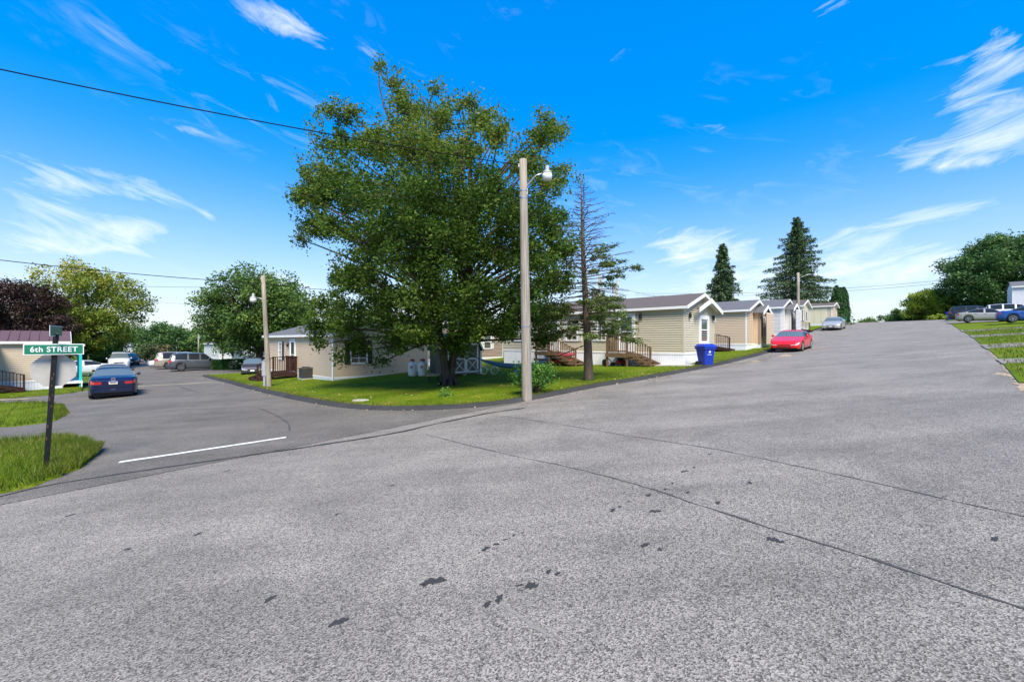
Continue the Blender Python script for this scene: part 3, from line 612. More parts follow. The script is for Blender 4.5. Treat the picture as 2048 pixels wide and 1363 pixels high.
# blue homes down the side street
def bluehome(label, u, v, W, Lv, floor, col, roof, rise=.5, rot=ROT, bd=(1, 1)):
    return house(label, uv2xy(u, v), W, Lv, floor, col, roof, rot=rot, rise=rise, drop=1.4, boards=bd)
hb1, sf, ff = bluehome('slate blue home behind the clipped hedge', 19.5, 46, 5, 9, -.55, 'slate', 'roof_grey'); window(hb1, sf, 1.5, 2.3, .8, 1.9)
hb2, sf, ff = bluehome('pale blue home with narrow window behind the young tree', 18.8, 56.5, 4.4, 8, -.5, 'paleblue', 'roof_grey'); window(hb2, sf, 2.8, 3.5, .6, 2.0)
hb3, sf, ff = bluehome('low slate home with white window behind the grey suv', 18.5, 68, 5, 10, -.9, 'slate', 'roof_grey', .6, bd=(1, 0)); window(hb3, sf, 2.0, 3.2, .6, 1.8, None, 1)
hb4, sf, ff = bluehome('white trimmed grey home behind the tan minivan', 17.5, 81, 5, 10, -1.0, 'white', 'roof_grey', .6, bd=(0, 0)); window(hb4, sf, 3, 4.2, .6, 1.8)
hb5, sf, ff = house('far white house closing the end of the street', uv2xy(10.5, 128), 8, 9, -1.6, 'white', 'roof_dark', rise=1.8, boards=(0, 0), drop=1.5)
window(hb5, ff, 3, 4.2, .8, 2.0, 'tank_red'); window(hb5, ff, 5.6, 6.8, .8, 2.0, 'tank_red')
# white home, far right
hr, sf, ff = house('white sided home at the right edge with dark shutters', uv2xy(80, -19.2), 5, 12, 6.0, 'white', 'roof_grey', rot=ROT, rise=.7, drop=2.2)
window(hr, ff, 1.2, 2.0, .6, 1.9, 'shutter_dark'); window(hr, sf, 2, 2.8, .6, 1.9, 'shutter_dark'); window(hr, sf, 7, 7.8, .6, 1.9, 'shutter_dark')
# barn shed
ps = gp(898, 757)
sh = empty('barn_shed', (ps.x, ps.y, ps.z+.08), ROT-R(10), 'small barn shed with gambrel roof and white crossed doors', 'shed')
Ws, Ls, hs_ = 1.95, 2.3, 1.35
gam = [(-.1, hs_), (.22, hs_+.62), (Ws/2, hs_+.95), (Ws-.22, hs_+.62), (Ws+.1, hs_)]
MB().bb((0, 0, .12), (Ws, Ls, hs_)).build('wall', 'siding_shed', sh)
MB().prism([(0, hs_), (.26, hs_+.58), (Ws/2, hs_+.9), (Ws-.26, hs_+.58), (Ws, hs_)], .0, Ls).build('gable', 'siding_shed', sh)
for a, b in zip(gam[:-1], gam[1:]):
    d = Vector((b[0]-a[0], b[1]-a[1])).normalized(); n = Vector((-d.y, d.x))*.05
    MB().prism([a, b, (b[0]+n.x, b[1]+n.y), (a[0]+n.x, a[1]+n.y)], -.1, Ls+.1).build('roof_slope', 'roof_dark', sh)
    MB().prism([(a[0], a[1]-.09), (b[0], b[1]-.09), (b[0], b[1]-.005), (a[0], a[1]-.005)], -.13, -.1).build('rake_trim', 'white_trim', sh)
for x in (0, Ws): MB().bb((x-.05, -.03, .1), (x+.05, .03, hs_)).build('corner_trim', 'white_trim', sh)
for k, y in enumerate(np.arange(.2, Ls, .3)): MB().bb((-.012, y-.012, .12), (-.0, y+.012, hs_)).build('batten', 'siding_shed', sh)
for s in (0, 1):
    x0 = .2+s*.78; x1 = x0+.76; dm = MB().bb((x0, -.045, .2), (x1, -.005, 1.75)).build('door', 'siding_shed', sh)
    t = MB()
    for (a, b) in (((x0, .2), (x1, .28)), ((x0, .9), (x1, .98)), ((x0, 1.67), (x1, 1.75)), ((x0, .28), (x0+.08, 1.67)), ((x1-.08, .28), (x1, 1.67))): t.bb((a[0], -.075, a[1]), (b[0], -.046, b[1]))
    t.beam((x0+.08, -.06, .28), (x1-.08, -.06, .9), .028, .08, Vector((0, 1, 0))).beam((x0+.08, -.064, .9), (x1-.08, -.064, .28), .028, .08, Vector((0, 1, 0)))
    t.build('door_frame', 'white_trim', dm)
    for z in (.35, 1.6): MB().bb((x0+(.0 if s == 0 else .7), -.085, z-.03), (x0+(.06 if s == 0 else .76), -.076, z+.03)).build('hinge', 'black', dm)
for (x, y) in ((.1, .1), (Ws-.1, .1), (.1, Ls-.1), (Ws/2, .1)): MB().bb((x-.1, y-.1, -.3), (x+.1, y+.1, .118)).build('foundation_block', 'concrete', sh)
# ================================================================== cars
def smooth_prof(pts, xs, sig):
    x, y = zip(*pts); f = np.interp(np.linspace(-.1, 1.1, 600), x, y); k = np.exp(-.5*(np.arange(-30, 31)*.002/sig)**2); k /= k.sum()
    f = np.convolve(np.pad(f, 30, 'edge'), k, 'valid'); return np.interp(xs, np.linspace(-.1, 1.1, 600), f)
def carpaint(col):
    n = 'car_paint_%d_%d_%d' % tuple(int(c*999) for c in col)
    if n not in MATS: mat(n, col, .35, metal=0 if col[0] > .5 and col[1] < .1 else .25, var=.02, coat=.6)
    return n
PROF = {
 'sedan': dict(top=[(0, .40), (.015, .47), (.05, .53), (.26, .66), (.43, .965), (.53, 1.0), (.67, .97), (.85, .735), (.96, .71), (1, .60)], belt=[(0, .40), (.05, .51), (.25, .63), (.5, .65), (.85, .69), (.96, .68), (1, .58)], glass=(.30, .80), pil=(.545,), ws=(.275, .42), rw=(.68, .835), axle=(.19, .80)),
 'coupe': dict(top=[(0, .36), (.02, .46), (.06, .53), (.30, .68), (.47, .97), (.56, 1.0), (.68, .95), (.90, .74), (.97, .70), (1, .58)], belt=[(0, .36), (.05, .5), (.28, .65), (.5, .68), (.85, .72), (.97, .68), (1, .55)], glass=(.34, .80), pil=(.62,), ws=(.31, .46), rw=(.70, .885), axle=(.19, .79)),
 'suv': dict(top=[(0, .42), (.02, .52), (.05, .57), (.25, .63), (.38, .94), (.48, .99), (.75, 1.0), (.93, .96), (.985, .62), (1, .56)], belt=[(0, .42), (.05, .55), (.25, .60), (.5, .615), (.9, .63), (.985, .60), (1, .54)], glass=(.285, .95), pil=(.47, .68, .90), ws=(.265, .375), rw=(.935, .98), axle=(.19, .79)),
 'van': dict(top=[(0, .42), (.02, .5), (.05, .55), (.16, .62), (.33, .95), (.42, .99), (.8, 1.0), (.95, .97), (.99, .62), (1, .55)], belt=[(0, .42), (.05, .53), (.16, .58), (.5, .60), (.9, .61), (.985, .6), (1, .53)], glass=(.20, .955), pil=(.36, .37, .62, .88), ws=(.17, .32), rw=(.955, .988), axle=(.17, .78)),
 'hatch': dict(top=[(0, .36), (.02, .46), (.06, .53), (.22, .63), (.39, .95), (.5, 1.0), (.75, .97), (.92, .86), (.99, .6), (1, .5)], belt=[(0, .36), (.05, .51), (.22, .60), (.5, .62), (.9, .66), (.985, .6), (1, .48)], glass=(.25, .88), pil=(.60,), ws=(.23, .38), rw=(.90, .98), axle=(.17, .82)),
}
def car(label, kind, L, W, H, col, loc, rz, wr=.33, group=None, plate=False, cat='car', z=None, pitch=0, name='parked_car', rim='alloy'):
    """local +X is the front"""
    P = PROF[kind]; c = empty(name, loc, rz, label, cat, group or None); c.rotation_euler = (0, pitch, rz)
    N = 96; ts = np.concatenate([np.linspace(0, .06, 10)[:-1], np.linspace(.06, .94, N), np.linspace(.94, 1, 10)[1:]]); n = len(ts)
    top = smooth_prof(P['top'], ts, .012)*H; belt = np.minimum(smooth_prof(P['belt'], ts, .015)*H, top-.012)
    hw = np.interp(ts, [0, .006, .02, .05, .12, .25, .75, .9, .96, .988, 1], [.70, .77, .84, .91, .97, 1, 1, .97, .91, .84, .76])*W/2
    zb0 = np.interp(ts, [0, .03, .1, .9, .97, 1], [.19, .15, .13, .13, .17, .23])*1.45
    zb = zb0.copy(); X = (.5-ts)*L
    for a in P['axle']:
        xa = (.5-a)*L; d = np.abs(X-xa); ra = wr*1.14; zz = np.where(d < ra, wr+np.sqrt(np.maximum(ra*ra-d*d, 0))*1.0, 0); zb = np.maximum(zb, zz)
    K = 11; sec = np.zeros((n, K, 2))
    for i in range(n):
        w, t, b, q = hw[i], top[i], belt[i], zb[i]; gh = t-b; ins = min(.50*gh, .30)
        lo = min(q+.02, b-.02)
        zs = [q, lo, lo+(b-lo)*.35, lo+(b-lo)*.72, b-.025 if b-.03 > lo else b-.005, b]
        ys = [w*.93, w*.985, w, w*.995, w*.975, w*.945]
        re_z = t-min(.06, gh*.3); re_y = w*.945-ins
        zs += [b+(re_z-b)*.5, re_z, t-min(.03, gh*.14), t-min(.008, gh*.05), t]; ys += [w*.945-ins*.45, re_y, re_y*.86, re_y*.5, 0]
        sec[i, :, 0] = ys; sec[i, :, 1] = zs
    vid = {}; V = []
    def vert(i, k, s):
        if k == K-1: s = 1
        key = (i, k, s)
        if key not in vid: vid[key] = len(V); V.append((X[i], s*sec[i, k, 0], sec[i, k, 1]))
        return vid[key]
    groups = {}
    def put(g, f): groups.setdefault(g, []).append(f)
    g0, g1 = P['glass']; w0, w1 = P['ws']; r0, r1 = P['rw']
    for i in range(n-1):
        tm = (ts[i]+ts[i+1])/2
        for k in range(K-1):
            for s in (1, -1):
                f = [vert(i, k, s), vert(i+1, k, s), vert(i+1, k+1, s), vert(i, k+1, s)]
                f = list(dict.fromkeys(f))
                if s < 0: f = f[::-1]
                g = 'body'
                hgt = top[i]-belt[i]
                if k in (5, 6) and g0 < tm < g1 and hgt > .14*H*(.6 if kind == 'coupe' else .7) and not any(abs(tm-p) < .014 for p in P['pil']):
                    g = 'side_window'
                    if k == 6 and False: g = 'body'
                if k >= 7 and w0 < tm < w1: g = 'windshield'
                if k >= 7 and r0 < tm < r1: g = 'rear_window'
                if k == 3 and tm < .05 and tm > .0: g = 'headlight'
                if k in (3, 4) and kind in ('van', 'suv') and tm > .965: g = 'taillight'
                elif k in (3,) and tm > .945: g = 'taillight'
                if g in ('headlight', 'taillight', 'side_window'): g = g+('|a' if s > 0 else '|b')
                put(g, f)
    # end caps, split in columns
    cols = [-1, -.62, -.34, 0, .34, .62, 1]
    for i, front in ((0, True), (n-1, False)):
        grid = []
        for k in range(K):
            grid.append([len(V)+j for j in range(7)]); 
            for cc in cols: V.append((X[i]+(.02 if front else -.02)*(1-cc*cc), cc*sec[i, k, 0], sec[i, k, 1]))
        for k in range(K-1):
            for j in range(6):
                f = [grid[k][j], grid[k][j+1], grid[k+1][j+1], grid[k+1][j]]
                if sec[i, k+1, 0] == 0 and False: continue
                if not front: f = f[::-1]
                outer = j in (0, 5); g = 'body'
                if front and k == 3: g = 'headlight|'+('a' if j == 5 else 'b') if outer else 'grille'
                if front and k == 1 and not outer: g = 'intake'
                if not front and k == 3 and outer: g = 'taillight|'+('a' if j == 5 else 'b')
                if not front and k == 0: g = 'bumper_trim'
                put(g, f)
    mm = dict(body=carpaint(col), side_window='glass_dark', windshield='car_glass', rear_window='car_glass', headlight='clear_lens', taillight='red_lens', grille='black', intake='black', bumper_trim='black')
    for g, fs in groups.items():
        nm = g.split('|')[0]; used = sorted({i for f in fs for i in f}); rm = {a: b for b, a in enumerate(used)}
        me = bpy.data.meshes.new(nm); me.from_pydata([V[i] for i in used], [], [tuple(rm[i] for i in f) for f in fs]); me.materials.append(MATS[mm[nm]])
        for p in me.polygons: p.use_smooth = True
        link(nm, me, c)
    MB().bb((-L*.46, -W*.40, .16), (L*.46, W*.40, belt.min()*.9 if False else .5)).build('underbody', 'black', c)
    # wheels
    tyre = MB().lathe([(wr*.62, -.095), (wr*.93, -.105), (wr, -.07), (wr, .07), (wr*.93, .105), (wr*.62, .095)], 22, (0, 0, 0), 'y').mesh('tyre', 'rubber', True)
    rm_ = MB().lathe([(wr*.64, -.09), (wr*.66, .085), (wr*.60, .09), (wr*.56, .05), (.02, .045)], 20, (0, 0, 0), 'y').mesh('rim_barrel', 'black')
    sp = MB()
    for k in range(5):
        a = 2*math.pi*k/5; sp.beam((0, .075, 0), (wr*.6*math.cos(a), .08, wr*.6*math.sin(a)), .03, wr*.2, Vector((0, 1, 0)))
    sp.lathe([(wr*.14, .06), (wr*.14, .1)], 10, (0, 0, 0), 'y'); sp.lathe([(wr*.64, .06), (wr*.64, .1), (wr*.58, .1), (wr*.58, .06)], 20, (0, 0, 0), 'y')
    spm = sp.mesh('rim', rim)
    for a in P['axle']:
        for s in (1, -1):
            w = link('wheel', tyre, c, ((.5-a)*L, s*(W/2-.115), wr)); w.rotation_euler = (0, .3*a, 0 if s > 0 else math.pi)
            link('rim_barrel', rm_, w); link('rim', spm, w)
    # mirrors, handles, plates, trim lines
    xm = (.5-(P['glass'][0]+.03))*L; zb_ = float(np.interp(P['glass'][0]+.03, ts, belt))
    for s in (1, -1):
        m = MB(); m.lathe([(.02, -.09), (.075, -.07), (.085, .03), (.05, .08)], 8, (xm, s*(W/2+.08), zb_+.09), 'x'); m.beam((xm, s*(W/2-.06), zb_+.03), (xm, s*(W/2+.05), zb_+.07), .05, .03); m.build('mirror', carpaint(col) if kind != 'x' else 'black', c, True)
        hx = [.53, .68] if kind in ('sedan', 'suv', 'van') else [.58]
        for h in hx: i = int(np.argmin(np.abs(ts-h))); MB().box(((.5-h)*L, s*(hw[i]*.99+.005), belt[i]-.10), (.2, .03, .03)).build('door_handle', carpaint(col), c)
    if plate:
        MB().box((-L/2-.035, 0, H*.545), (.012, .31, .155)).build('license_plate', 'sign_white', c)
        MB().box((-L/2-.043, 0, H*.545+.055), (.006, .30, .035)).build('plate_band', 'bin_blue', c); MB().box((-L/2-.043, 0, H*.545-.06), (.006, .30, .03)).build('plate_band', 'paint_yellow', c)
        MB().box((-L/2-.043, 0, H*.545), (.006, .24, .04)).build('plate_number', 'shutter_dark', c)
        MB().lathe([(.09, -.01), (.09, .01), (.06, .012), (.06, -.01)], 14, (-L/2-.02, 0, H*.655), 'x').build('emblem', 'chrome', c)
        MB().box((-L/2-.03, 0, H*.40), (.02, W*.6, .012)).build('bumper_line', 'black', c); MB().box((-L/2-.035, .0, H*.32), (.012, .16, .018)).build('bumper_badge', 'chrome', c)
    elif kind not in ('coupe',):
        MB().box((L/2+.03, 0, H*.30), (.012, .3, .11)).build('license_plate', 'sign_white', c)
    return c
mat('car_glass', (.10, .13, .135), .03, var=0, spec=1.); 
def at(px, py, dz=0): return gp(px, py, dz+.01)
def on(u, v, dz=.012): return guv(u, v, dz)
TH6 = math.atan2(.749, -.662)            # direction away along the side street
grade = lambda u: -math.atan(.058)
car('dark blue sedan seen from behind, parked on the side street', 'sedan', 4.8, 1.82, 1.46, (.003, .009, .05), on(2.0, 30.9), TH6, plate=True)
car('dark maroon sedan parked just ahead of the blue sedan', 'sedan', 4.7, 1.8, 1.45, (.05, .012, .014), on(2.45, 38.6), TH6)
car('white cargo van facing the camera down the side street', 'van', 5.0, 1.95, 1.95, (.72, .73, .73), on(4.9, 69), TH6+math.pi, cat='van', name='cargo_van', wr=.36)
car('dark car half hidden behind the white van', 'suv', 4.5, 1.8, 1.6, (.02, .022, .026), on(6.8, 79), TH6+math.pi)
car('far dark car beyond the white van near the street end', 'sedan', 4.6, 1.8, 1.45, (.03, .035, .045), on(8.2, 92), TH6+math.pi)
car('white sedan side-on in the driveway behind the teal porch', 'sedan', 4.7, 1.8, 1.42, (.74, .75, .75), on(1.3, 57), ROT+math.pi)
car('grey suv parked side-on before the blue homes', 'suv', 4.85, 1.98, 1.82, (.075, .085, .095), on(9.9, 54.5), R(40), cat='suv', wr=.37, name='parked_suv')
car('tan minivan parked behind the grey suv', 'van', 5.0, 1.95, 1.85, (.36, .31, .24), on(9.7, 61.0), R(42), cat='minivan', name='minivan')
car('white car mostly hidden behind the tan minivan', 'sedan', 4.7, 1.8, 1.45, (.74, .74, .74), on(9.6, 66.5), ROT+math.pi)
pf = on(11.2, 40.6)
car('small dark grey hatchback beside the lamp pole', 'hatch', 3.55, 1.63, 1.45, (.055, .05, .06), pf, R(-62), wr=.29, cat='hatchback')
car('bright red coupe parked on the uphill road', 'coupe', 4.35, 1.74, 1.31, (.60, .008, .006), on(33.1, 6.5), ROT+math.pi, pitch=math.atan(.05), wr=.32, rim='grey_box')
car('silver sedan parked uphill beyond the red coupe', 'sedan', 4.7, 1.8, 1.45, (.42, .41, .37), on(61.8, 8.0), ROT+math.pi, pitch=math.atan(.063))
VD = ROT-math.pi/2                       # into the right-hand driveways
car('beige grey sedan parked in a right-hand driveway', 'sedan', 4.5, 1.75, 1.43, (.33, .315, .28), on(66, -4.2, .05), VD, cat='car')
car('blue sedan cut off by the right edge', 'sedan', 4.6, 1.8, 1.43, (.012, .075, .30), on(57.5, -6.5, .05), VD)
car('dark suv behind the beige sedan', 'suv', 4.85, 1.95, 1.75, (.02, .022, .025), on(79.5, -4.1, .05), VD, cat='suv', wr=.36, name='parked_suv')
car('white suv behind the beige and blue sedans', 'suv', 4.6, 1.88, 1.7, (.74, .75, .75), on(74, -6.7, .05), VD, cat='suv', wr=.36, name='parked_suv')

# ================================================================== street furniture
def catenary(a, b, sag, n=24): return [Vector(a).lerp(Vector(b), k/n)-Vector((0, 0, 4*sag*(k/n)*(1-k/n))) for k in range(n+1)]
def lamp_pole(label, base, top, r0, r1, armdir, armz, armlen, armrise, ls=1.):
    p = empty('lamp_pole', base, 0, label, 'lamp pole', 'wooden lamp poles'); T = Vector(top)-Vector(base)
    pts = [T*t for t in (-.02, .0, .25, .5, .75, 1)]; MB().tube(pts, [r0*1.04, r0, r0+(r1-r0)*.25, r0+(r1-r0)*.5, r0+(r1-r0)*.75, r1], 14).build('pole', 'pole_wood', p, True)
    a = T*armz; d = Vector(armdir).normalized(); e = a+d*armlen+Vector((0, 0, armrise))
    pth = [a, a+d*armlen*.25+Vector((0, 0, armrise*.45)), a+d*armlen*.6+Vector((0, 0, armrise*.88)), e]
    MB().tube(pth, .022*ls, 8).build('arm', 'steel', p, True); MB().box(a+d*r1*.9, (.06, .06, .18)).build('arm_bracket', 'steel', p)
    h = MB().lathe([(.03, .26), (.055, .25), (.06, .1), (.13, .07), (.15, .03), (.15, .0)], 14, tuple(e+d*.12*ls+Vector((0, 0, -.03)))).build('lamp_housing', 'grey_box', p, True)
    MB().lathe([(.148, 0), (.155, -.08), (.14, -.17), (.10, -.2), (.02, -.205)], 14, tuple(e+d*.12*ls+Vector((0, 0, -.03)))).build('lamp_refractor', 'lamp_glass', h, True)
    MB().box(T*.975+Vector((-r1*1.1, 0, 0)), (.06, .05, .1)).build('insulator', 'grey_box', p)
    return p, T
bp = gp(1054, 801, .05); tp = wp(1046, 319, bp.y)
np_, T1 = lamp_pole('tall weathered lamp pole standing in front of the maple', bp, tp, .165, .115, (1, -.15, 0), .865, .62, .55)
MB().tube([T1*t+Vector((.06, -.165+.04*t, 0)) for t in (0, .3, .6, .86)], .012, 6).build('ground_wire', 'grey_box', np_)
for t in (.835, .865, .3): MB().tube([T1*t, T1*t+Vector((0, 0, .05))], .172-.05*t, 14).build('band', 'steel', np_)
for k in range(16): t = random.uniform(.12, .5); a = random.uniform(3.5, 5.9); r_ = .168-.05*t; MB().box(T1*t+Vector((r_*math.cos(a), r_*math.sin(a), 0)), (.012, .012, .02)).build('staple', 'steel', np_)
MB().box(T1*.28+Vector((.14, -.05, 0)), (.05, .04, .2)).build('tag_plate', 'shutter_dark', np_)
b2 = gp(538, 776, .06); t2 = wp(526, 551, b2.y)
p2, T2 = lamp_pole('leaning lamp pole beside the small brown deck', b2, t2, .125, .095, (-1, -.1, 0), .78, .42, .12)
MB().box((-.28, .1, .95), (.22, .14, .75)).bb((-.33, .05, -.1), (-.23, .15, .6)).build('meter_box', 'grey_box', p2)
b3 = on(49.5, 9.2); t3 = wp(1599, 545, b3.y)
lamp_pole('far lamp pole behind the red coupe', b3, (b3.x, b3.y, t3.z), .15, .11, (1, -.3, 0), .90, 1.3, .45)
b4 = on(41, 24); b4.z -= .1
q4 = empty('utility_pole', b4, 0, 'thin utility pole behind the tan and sage homes', 'utility pole', 'utility poles')
z4 = wp(1440, 560, b4.y).z-b4.z
MB().tube([(0, 0, 0), (0, 0, z4)], [.14, .1], 10).build('pole', 'pole_wood', q4, True); MB().lathe([(.2, 0), (.2, .8)], 10, (-.3, 0, z4-1.4)).build('transformer', 'grey_box', q4)
for (px, py, Y, lb, yt) in [(353, 690, 95, 'far pole with transformer down the side street', 668), (397, 690, 80, 'far thin pole behind the blue homes', 668), (1199, 600, 45, 'short mossy pole behind the sage home roof', 548)]:
    x = (px-CX)/F*Y; gz = G(x, Y); zt = EYE+(CY-yt)/F*Y
    q = empty('utility_pole', (x, Y, gz), 0, lb, 'utility pole', 'utility poles'); MB().tube([(0, 0, 0), (0, 0, zt-gz)], [.13, .1], 8).build('pole', 'pole_wood', q, True); MB().box((.18, 0, zt-gz-.6), (.2, .2, .5)).build('pole_box', 'grey_box', q)
def wire(label, a, b, sag, r=.012):
    tag(MB().tube(catenary(a, b, sag), r, 5).build('overhead_wire', 'wire'), label, 'wire', 'overhead wires')
A = Vector(tp)+Vector((-.12, 0, -.17)); Bq = wp(0, 104, 8.7); wire('overhead wire rising left from the tall lamp pole', A, A+(Bq-A)*1.8, .35, .014)
A = Vector(t2)+Vector((0, -.1, -.4)); Bq = wp(0, 511, 17.5); wire('overhead wire from the leaning pole to the left edge', A, A+(Bq-A)*1.5, .2, .016)
wire('overhead wire from the leaning pole into the maple', A, wp(880, 592, 31), .15, .014)
wire('thin lower wire crossing behind the leaning pole', wp(30, 560, 30), wp(500, 572, 42), .25, .012)
wire('faint far wire over the side street', wp(270, 600, 60), wp(470, 612, 60), .1, .012)
C3 = Vector((b3.x, b3.y, t3.z-2.2)); wire('upper wire crossing the uphill road', wp(1270, 586, 50), wp(2100, 536, 40), .8, .014); wire('lower wire crossing the uphill road', wp(1270, 590, 52), wp(2100, 541, 42), .9, .014)
wire('wire over the sage home chimney', wp(1180, 560, 45), wp(1440, 612, 40), .3, .01)
# street sign with stop sign
bs_ = gp(92, 941, .03); ts_ = wp(112, 668, bs_.y)
sg = empty('street_sign', bs_, 0, 'leaning street sign reading 6th STREET with stop sign back', 'street sign'); T = Vector(ts_)-Vector(bs_)
M3 = Matrix.Rotation(ROT-R(6), 3, 'Z')
tilt = Matrix((Vector((1, 0, 0)), Vector((0, 1, 0)), T/T.length)).transposed()
def along(t): return T*t
mb = MB(); w = .036
for t in (-.05, 1.0):
    for a, b in ((-w, -w), (w, -w), (w, w), (-w, w)): mb.v.append(tuple(along(t)+M3 @ Vector((a, b, 0))))
mb.f = [(0, 1, 5, 4), (1, 2, 6, 5), (2, 3, 7, 6), (3, 0, 4, 7), (4, 5, 6, 7)]; post = mb.build('post', 'post_paint', sg)
for k in range(9):
    t = random.uniform(.2, .85); MB().box(along(t)+M3 @ Vector((random.uniform(-.02, .025), -.0372, 0)), (random.uniform(.01, .03), .003, random.uniform(.02, .08)), M3).build('rust_patch', 'rust', post)
zc = (wp(105, 740, bs_.y).z-bs_.z)/T.z; oc = along(zc)+M3 @ Vector((0, .055, 0)); mb = MB(); rr = .305/math.cos(math.pi/8)
for y in (-.004, .004):
    for k in range(8): a = math.pi/8+k*math.pi/4; mb.v.append(tuple(oc+M3 @ Vector((rr*math.cos(a), y, rr*math.sin(a)))))
mb.f = [tuple(range(8)), tuple(range(15, 7, -1))]+[(k, (k+1) % 8, (k+1) % 8+8, k+8) for k in range(8)]
ms = mb.build('stop_sign_back', 'stop_back', sg); o_ = MB()
for k in range(8): a = math.pi/8+k*math.pi/4; o_.v.append(tuple(oc+M3 @ Vector((rr*.985*math.cos(a), .006, rr*.985*math.sin(a)))))
o_.f = [tuple(range(8))]; o_.build('stop_sign_face', 'tank_red', sg)
zb_ = (wp(108, 698, bs_.y).z-bs_.z)/T.z; bc = along(zb_)+M3 @ Vector((-.0, -.06, 0)); BL, BH = .80, .205
bl = MB().box(bc, (BL, .006, BH), M3).build('name_blade', 'sign_white', sg); MB().box(bc+M3 @ Vector((0, -.005, 0)), (BL-.03, .004, BH-.03), M3).build('blade_face', 'sign_green', bl)
cu = bpy.data.curves.new('lettering', 'FONT'); cu.body = '6th STREET'; cu.size = .15; cu.align_x = 'CENTER'; cu.align_y = 'CENTER'; cu.extrude = .0012; cu.offset = .0025; cu.space_character = 1.08
tmp = bpy.data.objects.new('lettering', cu); COL.objects.link(tmp); bpy.context.view_layer.update()
me = bpy.data.meshes.new_from_object(tmp); bpy.data.objects.remove(tmp); me.materials.append(MATS['sign_white'])
lt = link('lettering', me, bl, bc+M3 @ Vector((.0, -.009, -.005))); lt.rotation_euler = (R(90), 0, ROT-R(6)); lt.scale = (.80, .92, 1)
M4 = Matrix.Rotation(ROT+R(78), 3, 'Z'); cc = T+M4 @ Vector((0, 0, .0)); 
b2_ = MB().box(cc+Vector((0, 0, .06)), (.75, .006, .2), M4).build('cross_blade', 'sign_white', sg)
for s in (-1, 1): MB().box(cc+Vector((0, 0, .06))+M4 @ Vector((0, s*.005, 0)), (.72, .004, .175), M4).build('blade_face', 'sign_green', b2_)
MB().box(T+Vector((0, 0, -.03)), (.06, .06, .1), M3).build('bracket', 'steel', sg)
# carts
def cart(label, loc, rz, m, H=1.1, logo=True, group='wheeled refuse carts'):
    c = empty('refuse_cart', loc, rz, label, 'refuse cart', group); w0, d0, w1, d1 = .22, .22, .31, .36
    def ring(w, d, z, y=0): return [(-w, y-d, z), (w, y-d, z), (w, y+d, z), (-w, y+d, z)]
    mb = MB(); lv = [ring(w0, d0, .05), ring(w0+.02, d0+.03, .35), ring(w1-.02, d1-.04, .84), ring(w1+.02, d1, .86), ring(w1+.02, d1, .95)]
    for l in lv: mb.v += l
    mb.f = [(3, 2, 1, 0)]+[(4*k+i, 4*k+(i+1) % 4, 4*k+4+(i+1) % 4, 4*k+4+i) for k in range(4) for i in range(4)]+[(16, 17, 18, 19)]
    mb.build('bin_body', m, c); mb = MB(); l2 = [ring(w1+.035, d1+.03, .955), ring(w1+.04, d1+.03, 1.0), ring(w1-.06, d1-.08, H-.03), ring(w1-.14, d1-.16, H)]
    for l in l2: mb.v += l
    mb.f = [(3, 2, 1, 0)]+[(4*k+i, 4*k+(i+1) % 4, 4*k+4+(i+1) % 4, 4*k+4+i) for k in range(3) for i in range(4)]+[(12, 13, 14, 15)]
    ld = mb.build('lid', m, c); MB().tube([(-.25, d1+.03, .97), (-.25, d1+.1, 1.0), (.25, d1+.1, 1.0), (.25, d1+.03, .97)], .018, 6).build('handle', m, c)
    for s in (-1, 1): MB().lathe([(.13, -.03), (.14, 0), (.13, .03)], 14, (s*(w0+.05), d0+.04, .14), 'x').build('wheel', 'rubber', c)
    if logo:
        y = -.295; MB().add([(0, y-.035, .80), (.07, y-.018, .73), (0, y-.005, .66), (-.07, y-.018, .73)], [(0, 1, 2, 3)]).build('logo', 'sign_white', c); MB().add([(-.12, y-.0, .61), (.12, y-.0, .61), (.12, y+.006, .585), (-.12, y+.006, .585)], [(0, 1, 2, 3)]).build('logo_text', 'sign_white', c)
    return c
pb = gp(1411, 733); cart('bright blue cart at the corner of the sage home', pb, R(14), 'bin_blue', 1.12)
cart('navy blue cart between the tan home and the red coupe', on(38.6, 10.2, .09), ROT, 'bin_blue', 1.1)
pn = gp(14, 777, .03); cart('navy cart at the left edge by the porch stairs', pn, R(-8), 'bin_navy', 1.1)
cart('green cart at the foot of the column cedars', on(84, 9.6, .06), ROT, 'bin_green', 1.1, False)
cart('blue cart by the lime tree at the top of the road', on(82, -1.9, .05), ROT, 'bin_blue', 1.1, False)
# propane tanks against the tan home
for k, (px, lb) in enumerate([(825, 'white propane tank with red cap, left of the pair'), (845, 'white propane tank with red cap, right of the pair')]):
    q = gp(px, 755, .08); q.y -= .0; t = empty('propane_tank', q, 0, lb, 'propane tank', 'propane tanks'); t.scale = (.92, .92, .9)
    MB().lathe([(.16, 0), (.24, .03), (.265, .12), (.265, .68), (.24, .8), (.16, .87), (.05, .9)], 20).build('tank', 'tank_white', t, True)
    MB().lathe([(.13, .84), (.14, .95), (.15, .96)], 14).build('collar', 'tank_white', t, True); MB().lathe([(.15, .93), (.16, .97), (.14, 1.05), (.06, 1.08), (.01, 1.08)], 14).build('cap', 'tank_red', t, True)
    for (a, z, w_, h_) in ((-.05, .60, .16, .05), (.05, .645, .1, .03), (-.02, .545, .2, .035), (.0, .49, .14, .018)):
        th = -math.pi/2+a; n = 5; m = MB()
        for i in range(n+1):
            ang = th+(i/n-.5)*w_/.265
            for z_ in (z-h_/2, z+h_/2): m.v.append((.268*math.cos(ang), .268*math.sin(ang), z_))
        m.f = [(2*i, 2*i+2, 2*i+3, 2*i+1) for i in range(n)]; m.build('printed_mark', 'tank_red', t)
